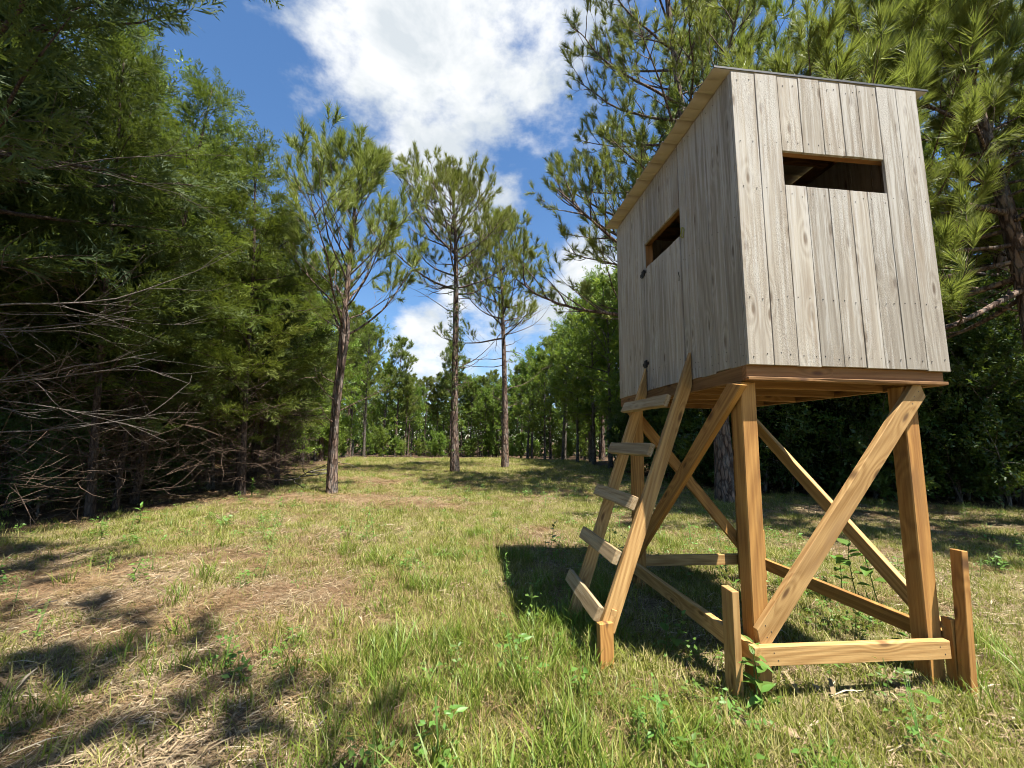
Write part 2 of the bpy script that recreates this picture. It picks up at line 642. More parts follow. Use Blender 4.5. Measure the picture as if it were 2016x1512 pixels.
def nails(parent, pts, n):
    """flat round heads standing 1 mm proud of the planks, one part for the wall"""
    V, Fc = [], []
    n = np.array(n, float)
    a = np.array([0, 0, 1.])
    b = np.cross(n, a)
    for p in pts:
        p = np.array(p, float)
        i0 = len(V)
        V.append(p + n * .0022)
        for q in range(6):
            th = q * math.pi / 3
            V.append(p + (a * math.cos(th) + b * math.sin(th)) * .0038 - n * .001)
        for q in range(6):
            Fc.append((i0, i0 + 1 + q, i0 + 1 + (q + 1) % 6))
    o = obj_np('nail_heads', np.array(V), np.array(Fc), M['nail'], parent)
    o['kind'] = 'stuff'


def frame_obj(name, pieces, parent, mat=None):
    """a wall or door: an Empty that carries its framing members (x0,x1,y0,y1,z0,z1) and planks"""
    e = empty(name, (0, 0, 0), 0, parent)
    for (x0, x1, y0, y1, z0, z1) in pieces:
        c = ((x0 + x1) / 2, (y0 + y1) / 2, (z0 + z1) / 2)
        d = (x1 - x0, y1 - y0, z1 - z0)
        ax = int(np.argmax(d))
        p0, p1 = list(c), list(c)
        p0[ax] -= d[ax] / 2
        p1[ax] += d[ax] / 2
        wa = (ax + 1) % 3
        wd = [0, 0, 0]
        wd[wa] = 1
        board('stud', p0, p1, d[wa], d[(ax + 2) % 3], wd, mat or M['frame'], e, bevel=.002)
    return e


# front wall (faces the sun)
ST = .036
wall = frame_obj('wall', [(.022, W_ - .022, .020, .020 + ST, WZ2 + .004, WZ2 + .075), (.022, W_ - .022, .0205, .0205 + ST, WZ1 - .075, WZ1 - .006),
                          (.022, W_ - .022, .0205, .02 + ST, ZB + .02, ZB + .10), (.022, W_ - .022, .0205, .02 + ST, ZT - .10, ZT - .02)], blind)
wall['label'] = 'sunlit plank wall with a horizontal shooting slot'
seams = [0.0, .148, .291, .425, .564, .698, .812, .943, 1.075, W_]
U1, U2 = .293, .941
pts = []
for i in range(len(seams) - 1):
    a, b = seams[i] + .0012, seams[i + 1] - .0012
    segs = [(ZB, ZT - .004)]
    inside = a > U1 - .02 and b < U2 + .02
    if inside:
        segs = [(ZB, WZ1 + rngb.normal() * .001), (WZ2 + rngb.normal() * .001, ZT - .004)]
    for (z0, z1) in segs:
        dz = rngb.normal() * .003 if z0 == ZB else 0
        board('plank', ((a + b) / 2, TH / 2 + rngb.normal() * .0012, z0 + dz), ((a + b) / 2, TH / 2 + rngb.normal() * .0012, z1), b - a, TH, (1, 0, 0), M['plank'], wall, bevel=.0018, wob=.0006)
        for zz in (z0 + .055, z1 - .05) + ((WZ1 - .03, WZ2 + .035, ZB + .38) if not inside else ((ZB + .38,) if z0 == ZB else ())):
            for q in (.25, .75):
                pts.append((a + (b - a) * q + rngb.normal() * .006, -.0008, zz + rngb.normal() * .008))
nails(wall, pts, (0, -1, 0))

# left wall (in shade, with the door)
wall_l = frame_obj('wall', [(.020, .020 + ST, .045, D_ - .022, WZ2 + .004, WZ2 + .085), (.0205, .02 + ST, .045, D_ - .022, ZT - .10, ZT - .02),
                            (.021, .085, .600, .638, ZB + .02, ZT - .03), (.021, .085, 1.262, 1.30, ZB + .02, ZT - .03), (.021, .085, .05, .09, ZB + .02, ZT - .03),
                            (.021, .085, D_ - .06, D_ - .024, ZB + .02, ZT - .03)], blind)
wall_l['label'] = 'shaded plank wall beside the ladder, holding the door'
DV0, DV1 = .651, 1.247
seams = [TH + .002, .155, .30, .455, .552, .640]
pts = []


def left_plank(a, b, z0, z1, u, parent):
    a += .0012
    b -= .0012
    board('plank', (TH / 2 + u, (a + b) / 2, z0), (TH / 2 + u + rngb.normal() * .001, (a + b) / 2, z1), b - a, TH, (0, 1, 0), M['plank'], parent, bevel=.0018, wob=.0006)


for i in range(len(seams) - 1):
    left_plank(seams[i], seams[i + 1], ZB + rngb.normal() * .003, ZT - .006, 0, wall_l)
    for zz in (ZB + .05, ZB + .10, ZT - .06, 2.5):
        pts += [(-.0008, seams[i] + (seams[i + 1] - seams[i]) * q + rngb.normal() * .006, zz + rngb.normal() * .008) for q in (.25, .75)]
ds = [DV0, .752, .868, .985, 1.105, 1.197, DV1]
door = frame_obj('door', [(.0195, .052, DV0 + .02, DV1 - .02, ZB + .12, ZB + .20), (.0195, .052, DV0 + .02, DV1 - .02, WZ1 - .11, WZ1 - .03)], blind)
door['label'] = 'plank door below the shooting slot in the shaded wall'
for i in range(len(ds) - 1):
    left_plank(ds[i], ds[i + 1], WZ2 + .002, ZT - .006, 0, wall_l)
    left_plank(ds[i], ds[i + 1], ZB + .004, WZ1 - .003 + rngb.normal() * .002, -.004, door)
    pts += [(-.0008, ds[i] + .05, ZT - .06), (-.0008, ds[i] + .05, WZ2 + .04)]
    nz = [(-.0048, ds[i] + .04 + rngb.normal() * .01, z) for z in (ZB + .16, WZ1 - .07)]
    pts += nz
seams = [DV1 + .006, 1.325, 1.482, 1.643, 1.79, D_]
for i in range(len(seams) - 1):
    left_plank(seams[i], seams[i + 1], ZB + rngb.normal() * .003, ZT - .006, 0, wall_l)
    pts += [(-.0008, (seams[i] + seams[i + 1]) / 2 + s, z + rngb.normal() * .008) for s in (-.03, .03) for z in (ZB + .05, ZT - .06, 2.5)]
nails(wall_l, pts, (-1, 0, 0))


def strap_hinge(z):
    bm = bmesh.new()
    for (y0, y1, z0, z1, x0, x1) in ((-.045, .075, -.012, .012, -.0045, 0), (-.012, .004, -.028, .028, -.011, .0005), (.0, .05, -.03, .03, -.004, .0004)):
        r = bmesh.ops.create_cube(bm, size=1)
        for v in r['verts']:
            v.co = Vector(((x0 + x1) / 2 + v.co.x * (x1 - x0), (y0 + y1) / 2 + v.co.y * (y1 - y0), (z0 + z1) / 2 + v.co.z * (z1 - z0)))
    o = obj_bm('hinge', bm, M['iron'], door)
    o.location = (-.0042, DV1 + .004, z)


strap_hinge(1.875)
strap_hinge(2.665)


def tube(pts, rad, sides=5, cap=True):
    """tube along a polyline: returns V, F(tri)"""
    P = np.asarray(pts, float)
    n = len(P)
    rad = np.broadcast_to(np.asarray(rad, float), (n,))
    T = np.gradient(P, axis=0)
    T /= np.linalg.norm(T, axis=1, keepdims=True) + 1e-9
    ref = np.array([0, 0, 1.]) if abs(T[0][2]) < .8 else np.array([1., 0, 0])
    A = np.cross(T, ref)
    A /= np.linalg.norm(A, axis=1, keepdims=True) + 1e-9
    B = np.cross(T, A)
    th = np.arange(sides) * 2 * math.pi / sides
    V = (P[:, None] + rad[:, None, None] * (A[:, None] * np.cos(th)[None, :, None] + B[:, None] * np.sin(th)[None, :, None])).reshape(-1, 3)
    i = np.arange(n - 1)[:, None] * sides
    q = np.arange(sides)[None]
    q2 = (q + 1) % sides
    a, b, c, d = (i + q), (i + q2), (i + sides + q2), (i + sides + q)
    Fc = np.concatenate([np.stack([a, b, c], -1).reshape(-1, 3), np.stack([a, c, d], -1).reshape(-1, 3)])
    if cap:
        V = np.vstack([V, P[-1:]])
        e = (n - 1) * sides
        qq = np.arange(sides)
        Fc = np.vstack([Fc, np.stack([e + qq, e + (qq + 1) % sides, np.full(sides, len(V) - 1)], 1)])
    return V, Fc


class Soup:
    def __init__(self):
        self.V, self.F, self.T, self.n = [], [], [], 0

    def add(self, V, Fc, t=0.):
        self.V.append(V)
        self.F.append(Fc + self.n)
        self.T.append(np.broadcast_to(np.asarray(t, float), (len(V),)))
        self.n += len(V)

    def obj(self, name, mat, parent=None, smooth=False):
        if not self.V:
            return None
        return obj_np(name, np.vstack(self.V), np.vstack(self.F), mat, parent, np.concatenate(self.T), smooth)


# cord loop and hook on the door jamb
th = np.linspace(0, 2 * math.pi, 17)
V, Fc = tube(np.stack([-.006 + .004 * np.sin(3 * th), .602 + .020 * np.cos(th), 2.70 + .036 * np.sin(th)], 1), .0038, 5, False)
obj_np('cord_loop', V, Fc, M['cord'], blind, smooth=True)['label'] = 'small olive cord loop on the shaded wall'
V, Fc = tube([(-.002, .672, 2.44), (-.012, .668, 2.43), (-.012, .66, 2.40), (-.012, .664, 2.375), (-.008, .672, 2.37)], .003, 5)
obj_np('hook', V, Fc, M['iron'], door, smooth=True)

# back and far side walls, plain planks
wall_b = frame_obj('wall', [(.03, W_ - .03, D_ - .056, D_ - .020, ZT - .10, ZT - .02), (.03, W_ - .03, D_ - .056, D_ - .02, ZB + .02, ZB + .1)], blind)
wall_r = frame_obj('wall', [(W_ - .056, W_ - .02, .06, D_ - .06, ZT - .10, ZT - .02), (W_ - .056, W_ - .02, .06, D_ - .06, ZB + .02, ZB + .1)], blind)
bs = np.linspace(.02, W_ - .02, 9)
for i in range(8):
    board('plank', ((bs[i] + bs[i + 1]) / 2, D_ - TH / 2 - .001, ZB), ((bs[i] + bs[i + 1]) / 2, D_ - TH / 2 - .001, ZT - .006), bs[i + 1] - bs[i] - .002, TH, (1, 0, 0), M['plank'], wall_b)
bs = np.linspace(.02, D_ - .001, 14)
for i in range(13):
    board('plank', (W_ - TH / 2 - .001, (bs[i] + bs[i + 1]) / 2, ZB), (W_ - TH / 2 - .001, (bs[i] + bs[i + 1]) / 2, ZT - .006), bs[i + 1] - bs[i] - .002, TH, (0, 1, 0), M['plank'], wall_r)


# ribbed sheet metal roof: ribs run across, from the door side to the far side
def build_roof():
    u0, u1, v0, v1 = -.105, W_ + .085, .002, D_ + .05
    prof = []
    pitch = .228
    v = v0
    while v < v1 - 1e-4:
        for dv, dz in ((0, 0), (.075, 0), (.083, .004), (.091, 0), (.150, 0), (.158, .004), (.166, 0), (.182, 0), (.196, .019), (.214, .019)):
            if v + dv <= v1:
                prof.append((v + dv, dz))
        v += pitch
    prof.append((v1, 0))
    zt, t = ZT + .004, .0035
    V, Fc = [], []
    slope = .012
    nU = 7
    n = len(prof)
    us = np.linspace(u0, u1, nU)
    for side in (0, 1):
        for iu, u in enumerate(us):
            for (pv, pz) in prof:
                V.append((u, pv, zt + pz + side * t + slope * (pv - v0) + .002 * math.sin(iu * 2.1 + pv * 7)))
    off = nU * n
    top, under = [], []
    for iu in range(nU - 1):
        for j in range(n - 1):
            a = iu * n + j
            under.append((a, a + 1, a + n + 1, a + n))
            top.append((off + a, off + a + n, off + a + n + 1, off + a + 1))
    edge = []
    for j in range(n - 1):
        edge.append((j, off + j, off + j + 1, j + 1))
        a = (nU - 1) * n + j
        edge.append((a, a + 1, off + a + 1, off + a))
    for iu in range(nU - 1):
        a, b = iu * n, (iu + 1) * n
        edge.append((a, b, off + b, off + a))
        a, b = iu * n + n - 1, (iu + 1) * n + n - 1
        edge.append((a, off + a, off + b, b))
    o = obj_np('roof', np.array(V), np.array(under + top + edge), M['roof_under'], blind)
    o.data.materials.append(M['roof_metal'])
    mi = np.array([0] * len(under) + [1] * (len(top) + len(edge)), np.int32)
    o.data.polygons.foreach_set('material_index', mi)
    o['label'] = 'ribbed grey sheet metal roof with a tan underside'
    board('drip_edge', (u0, v0 - .0025, zt + .006), (u1, v0 - .0025, zt + .006), .014, .004, (0, 0, 1), M['roof_metal'], o, bevel=.001)
    # rafters and screw line
    for vv in (.14, .60, 1.06, 1.52, D_ - .12):
        board('rafter', (.024, vv, ZT - .052), (W_ - .024, vv, ZT - .052), .089, .036, (0, 0, 1), M['frame'], o)


build_roof()

# floor: rim joists, joists, deck
floor = board('floor_deck', (.020, D_ / 2, ZB + .011), (W_ - .02, D_ / 2, ZB + .011), D_ - .04, .014, (0, 1, 0), M['frame'], blind)
floor = empty('floor_frame', (0, 0, 0), 0, blind)
JZ0, JZ1 = 1.565, 1.652
zc = (JZ0 + JZ1) / 2
board('rim_joist', (.002, .046, zc), (W_ - .02, .046, zc), .085, .036, (0, 0, 1), M['frame'], floor, wob=.0012)
board('ledger_strip', (-.008, .020, 1.572), (W_ - .025, .020, 1.576), .040, .018, (0, 1, 0), M['frame'], floor, wob=.002)
board('rim_joist', (.0215, .066, zc), (.0215, D_ - .01, zc), .085, .036, (0, 0, 1), M['frame'], floor, wob=.0012)
board('rim_joist', (W_ - .04, .043, zc), (W_ - .04, D_ - .01, zc), .085, .036, (0, 0, 1), M['frame'], floor)
board('rim_joist', (.042, D_ - .03, zc), (W_ - .06, D_ - .03, zc), .085, .036, (0, 0, 1), M['frame'], floor)
for vv in (.36, .72, 1.08, 1.44):
    board('joist', (.042, vv, zc + .001), (W_ - .06, vv, zc + .001), .083, .036, (0, 0, 1), M['frame'], floor)

# posts
PW = .089
PU = (-.022, .955)
PV = (.066, 1.545)
post_lab = {(0, 0): 'brown post beside the small leafy plant'}
for iu, uu in enumerate(PU):
    for iv, vv in enumerate(PV):
        lean = (.0, .0)
        top = 1.562 if iv == 0 else 1.562
        board('post', (uu + PW / 2 + (.0 if iu == 0 else .0), vv + PW / 2, -.12), (uu + PW / 2 + (.012 if iu == 0 else .018), vv + PW / 2, top), PW, PW, (1, 0, 0), M['post'], blind, bevel=.005)

# braces, 2x4 on the outside of the posts
BT, BW = .036, .089
board('brace', (-.015, PV[0] - BT / 2 - .002, .245), (1.055, PV[0] - BT / 2 - .002, 1.555), .098, BT, (1, 0, 0), M['lumber'], blind, cut0=-.9, cut1=-.6)
board('brace', (PU[0] - BT / 2 - .002, .045, 1.545), (PU[0] - BT / 2 - .002, 1.585, .215), .098, BT, (0, 1, 0), M['post'], blind, cut0=.75, cut1=.8)
board('brace', (.03, PV[1] + PW + BT / 2 + .002, 1.50), (1.06, PV[1] + PW + BT / 2 + .002, .26), .089, BT, (1, 0, 0), M['post'], blind, cut0=.6, cut1=.6)
board('brace', (PU[1] + PW + .012 + BT / 2, 1.60, 1.53), (PU[1] + PW + .006 + BT / 2, .10, .26), .089, BT, (0, 1, 0), M['lumber'], blind, cut0=-.6, cut1=-.6)

# nail and bolt heads on the joints
nails(blind, [(.02, PV[0] - BT - .0028, .33), (.05, PV[0] - BT - .0028, .30), (.025, PV[0] - BT - .0028, .275), (1.0, PV[0] - BT - .0028, 1.50), (1.03, PV[0] - BT - .0028, 1.53), (.985, PV[0] - BT - .0028, 1.46),
              (.03, -.0088, .22), (.05, -.0088, .185), (.94, -.0088, .215), (.965, -.0088, .18)], (0, -1, 0))

# base rails
board('base_rail', (-.049, .010, .205), (1.00, .010, .198), .087, .036, (0, 0, 1), M['lumber'], blind, wob=.001)
board('base_rail', (-.069, -.03, .213), (-.069, 1.70, .195), .089, .036, (0, 0, 1), M['lumber'], blind, wob=.001)
board('base_rail', (-.045, 1.675, .19), (1.06, 1.675, .19), .089, .036, (0, 0, 1), M['lumber'], blind)
board('base_rail', (1.105, .03, .20), (1.105, 1.70, .20), .089, .036, (0, 0, 1), M['post'], blind)
# stakes at the corners
board('stake', (-.155, .04, -.15), (-.148, .045, .505), .089, .038, (0, 1, 0), M['lumber'], blind, cut1=.05)
board('stake', (1.048, -.02, -.15), (1.118, -.005, .685), .056, .038, (0, 1, 0), M['post'], blind)
board('stake', (1.16, 1.60, -.15), (1.16, 1.60, .46), .089, .038, (0, 1, 0), M['post'], blind)
board('corner_block', (1.068, .045, -.05), (1.068, .045, .33), .05, .030, (0, 1, 0), M['post'], blind)

# ladder: rails with plumb-cut tops, rungs nailed on the front
ladder = empty('ladder', (0, 0, 0), 0, blind)
ladder['label'] = 'leaning wooden ladder with five worn rungs'


def rail(vt, vb, zbot, ub, tip):
    """side rail; front edge from (ub,zbot) up to the tip at the wall"""
    w = .228
    bm = bmesh.new()
    slope = (0 - ub) / (tip - zbot)
    quad = [(-.008, tip), (-.008, tip - w), (ub + .001, zbot - w + 0.0), (ub, zbot)]
    # square the foot: move lower inner corner along the rail
    dx, dz = -slope, -1.0
    Ld = math.hypot(dx, dz)
    dx, dz = dx / Ld, dz / Ld
    inner = (ub + .089 * dz * -1 * 1.0, zbot + .089 * dx)
    quad[2] = inner
    vs2 = []
    for sgn in (-1, 1):
        for q, (uu, zz) in enumerate(quad):
            vv = (vt if q < 2 else vb) + sgn * .018
            vs2.append(bm.verts.new((uu, vv, zz)))
    a, b = vs2[:4], vs2[4:]
    bm.faces.new(a)
    bm.faces.new(b[::-1])
    for q in range(4):
        bm.faces.new((a[q], b[q], b[(q + 1) % 4], a[(q + 1) % 4]))
    bmesh.ops.recalc_face_normals(bm, faces=bm.faces)
    bmesh.ops.bevel(bm, geom=list(bm.edges), offset=.002, segments=1, affect='EDGES')
    # store along-board coordinates: rotate so that local X runs along the rail
    ax = Vector((ub, vb - vt, zbot - tip)).normalized()
    yv = Vector((0, 1, 0))
    yv = (yv - ax * yv.dot(ax)).normalized()
    zv = ax.cross(yv)
    c = Vector((ub / 2, (vt + vb) / 2, (tip + zbot) / 2))
    Mx = Matrix(((ax.x, zv.x, -yv.x, c.x), (ax.y, zv.y, -yv.y, c.y), (ax.z, zv.z, -yv.z, c.z), (0, 0, 0, 1)))
    bmesh.ops.transform(bm, matrix=Mx.inverted(), verts=bm.verts)
    o = obj_bm('side_rail', bm, M['lumber'], ladder)
    o.matrix_local = Mx
    return o


rail(.575, .36, .215, -.725, 1.83)
rail(1.275, .965, .0, -.775, 1.84)
for k, (zn, zf) in enumerate([(1.497, 1.503), (1.177, 1.176), (.861, .861), (.565, .560), (.281, .286)]):
    un, uf = -.187 - (1.497 - zn) * .446, -.186 - (1.503 - zf) * .446
    vn, vf = .548 - .052 * k, 1.30 - .072 * k
    sl = Vector((.446, 0, 1)).normalized()
    nrm = Vector((-1, 0, .446)).normalized() * .004
    board('rung', (un + nrm.x, vn, zn + nrm.z), (uf + nrm.x, vf, zf + nrm.z), .084, .036, sl, M['rung'], ladder, bevel=.004, wob=.0015)
board('foot_stake', (-.70, .333, -.14), (-.702, .335, .245), .085, .038, (.9, .2, 0), M['post'], ladder, bevel=.003)
board('foot_stake', (-.77, .36, -.05), (-.64, .38, .30), .07, .032, (0, 1, 0), M['lumber'], ladder, bevel=.003)

#PART2
# ------------------------------------------------------------------ plant building blocks
def unit(v):
    v = np.asarray(v, float)
    return v / (np.linalg.norm(v, axis=-1, keepdims=True) + 1e-9)


def frames(dirs, rng, flat=0.0):
    """rotation matrices whose X axis is dirs, with a random roll (flat=1: the frame's Z points up as far as it can)"""
    X = unit(dirs)
    n = len(X)
    ref = unit(rng.normal(size=(n, 3)))
    upv = np.array([0, 0, 1.]) + rng.normal(size=(n, 3)) * .25
    ref = unit(ref * (1 - flat) + upv * flat)
    Y = unit(np.cross(ref, X))
    Z = np.cross(X, Y)
    return np.stack([X, Y, Z], -1)


def stamp(tpl, pos, dirs, scale, rng, tint, flat=0.0):
    """copy a template (V,F,t) to many places in one go"""
    V, Fc, tt = tpl
    Rm = frames(dirs, rng, flat)
    n, k = len(pos), len(V)
    out = np.einsum('nij,kj->nki', Rm, V) * np.asarray(scale)[:, None, None] + np.asarray(pos)[:, None, :]
    Fo = (Fc[None] + (np.arange(n) * k)[:, None, None]).reshape(-1, 3)
    T = np.clip(np.asarray(tint)[:, None] + tt[None], 0, 1).ravel()
    return out.reshape(-1, 3), Fo, T


def tpl_pine(rng, needles=54, nl=.175, axis=.20, w=.0115):
    """a bottle-brush shoot along +X"""
    V, Fc, T = [], [], []
    for i in range(needles):
        s = axis * (i / needles) ** .8
        a = R(rng.uniform(18, 58)) * (1.15 - .5 * s / axis)
        ph = rng.uniform(0, 2 * math.pi)
        rad = np.array([0, math.cos(ph), math.sin(ph)])
        d = np.array([math.cos(a), 0, 0]) + rad * math.sin(a)
        side = unit(np.cross(d, rng.normal(size=3)))
        b = np.array([s, 0, 0])
        ln = nl * rng.uniform(.75, 1.15)
        i0 = len(V)
        V += [b - side * w / 2, b + side * w / 2, b + d * ln + np.array([0, 0, -.1 * ln * ln])]
        Fc.append((i0, i0 + 1, i0 + 2))
        T += [-.15, -.15, .12]
    return np.array(V), np.array(Fc), np.array(T)


def tpl_cedar(rng, n=15, w=.040):
    """a feathery spray of length 1 along +X, roughly flat in XY"""
    V, Fc, T = [], [], []

    def blade(p, q, ww, t0, t1):
        d = unit(q - p)
        sd = unit(np.cross(d, np.array([rng.normal() * .5, rng.normal() * .5, 1.]))) * ww
        m = p * .55 + q * .45
        i0 = len(V)
        V.extend([p, m - sd, q, m + sd])
        Fc.extend([(i0, i0 + 1, i0 + 2), (i0, i0 + 2, i0 + 3)])
        T.extend([t0, t0, t1, t0])
    for i in range(n):
        s = .08 + .9 * i / n
        sg = 1 if i % 2 else -1
        ln = (.42 * (1 - s) + .16) * rng.uniform(.75, 1.2)
        a = R(rng.uniform(30, 52))
        b = np.array([s, rng.normal() * .02, -.10 * s * s + rng.normal() * .02])
        d = np.array([math.cos(a), sg * math.sin(a), rng.normal() * .28])
        tip = b + d * ln
        blade(b, tip, w * .55, -.12, .1)
        for q in (.35, .65):
            c = b + d * ln * q
            a2 = a + R(rng.uniform(18, 45)) * rng.choice([-1, 1])
            d2 = np.array([math.cos(a2), sg * math.sin(a2), rng.normal() * .35])
            blade(c, c + d2 * ln * .5, w * .45, -.05, .12)
    blade(np.array([.6, 0, -.04]), np.array([1.12, 0, -.1]), w * .5, 0, .15)
    return np.array(V), np.array(Fc), np.array(T)


def leaf_shape(L=1., wd=.5, fold=.18):
    """an oval leaf, 4 triangles, folded along the midrib; base at the origin, along +X"""
    V = np.array([(0, 0, 0), (.38 * L, wd * L / 2, fold * wd * L), (.38 * L, -wd * L / 2, fold * wd * L), (L, 0, -.08 * L), (.42 * L, 0, 0)])
    Fc = np.array([(0, 4, 1), (4, 3, 1), (0, 2, 4), (4, 2, 3)])
    return V, Fc


def tpl_leaves(rng, n=9, size=.11, spread=.22, wd=.55):
    """a twig end carrying n leaves, along +X"""
    S = Soup()
    LV, LF = leaf_shape(1., wd)
    for i in range(n):
        s = spread * (i + .5) / n
        a = rng.uniform(-1.2, 1.2)
        d = unit(np.array([.7, math.sin(a) * 1.2, rng.normal() * .5]))
        Rm = frames(np.array([d]), rng, .65)[0]
        V = (LV * size * rng.uniform(.7, 1.2)) @ Rm.T + np.array([s, rng.normal() * .03, rng.normal() * .03])
        S.add(V, LF, rng.uniform(-.2, .2))
    return np.vstack(S.V), np.vstack(S.F), np.concatenate(S.T)


def grow(rng, start, d, length, n=6, up=0.0, wob=.12, droop=0.0):
    P = [np.array(start, float)]
    d = unit(d)
    st = length / n
    for i in range(n):
        d = unit(d + np.array([0, 0, up / n - droop * (i / n) / n]) + rng.normal(size=3) * wob / math.sqrt(n))
        P.append(P[-1] + d * st)
    return np.array(P)


def along(P, s):
    """point and direction at fraction s of polyline P"""
    x = s * (len(P) - 1)
    i = min(int(x), len(P) - 2)
    f = x - i
    return P[i] * (1 - f) + P[i + 1] * f, unit(P[i + 1] - P[i])


def taper(r0, r1, n):
    return np.linspace(r0, r1, n + 1)


def trunk_tube(S, P, r0, r1, sides=9, flare=.35, bumps=None):
    n = len(P)
    t = np.linspace(0, 1, n)
    rad = r0 * (1 - t) + r1 * t
    rad = rad + r0 * flare * np.exp(-t * n * .9)
    V, Fc = tube(P, rad, sides)
    if bumps is not None:
        V[:-1] += bumps.normal(size=(len(V) - 1, 3)) * r0 * .05
    S.add(V, Fc)


def smooth_path(pts, n):
    P = np.array(pts, float)
    t = np.linspace(0, len(P) - 1, n)
    out = np.stack([np.interp(t, np.arange(len(P)), P[:, i]) for i in range(3)], 1)
    for _ in range(3):
        out[1:-1] = out[1:-1] * .5 + (out[:-2] + out[2:]) * .25
    return out


TP = {}
_r = np.random.default_rng(5)
TP['pine'] = [tpl_pine(_r) for _ in range(3)]
TP['pine_big'] = [tpl_pine(_r, 70, .21, .20, .0095) for _ in range(3)]
TP['pine_far'] = [tpl_pine(_r, 18, .22, .24, .036) for _ in range(2)]
TP['cedar'] = [tpl_cedar(_r) for _ in range(4)]
TP['cedar_far'] = [tpl_cedar(_r, 7, .07) for _ in range(2)]
TP['leaf'] = [tpl_leaves(_r, 9, .12, .26) for _ in range(3)]
TP['leaf_small'] = [tpl_leaves(_r, 10, .075, .24, .5) for _ in range(3)]


def scatter(S, kind, pos, dirs, scale, rng, tint, flat=0.):
    pos, dirs, scale, tint = np.array(pos), np.array(dirs), np.array(scale), np.array(tint)
    ts = TP[kind]
    which = rng.integers(0, len(ts), len(pos))
    for k, t in enumerate(ts):
        m = which == k
        if m.any():
            S.add(*stamp(t, pos[m], dirs[m], scale[m], rng, tint[m], flat))


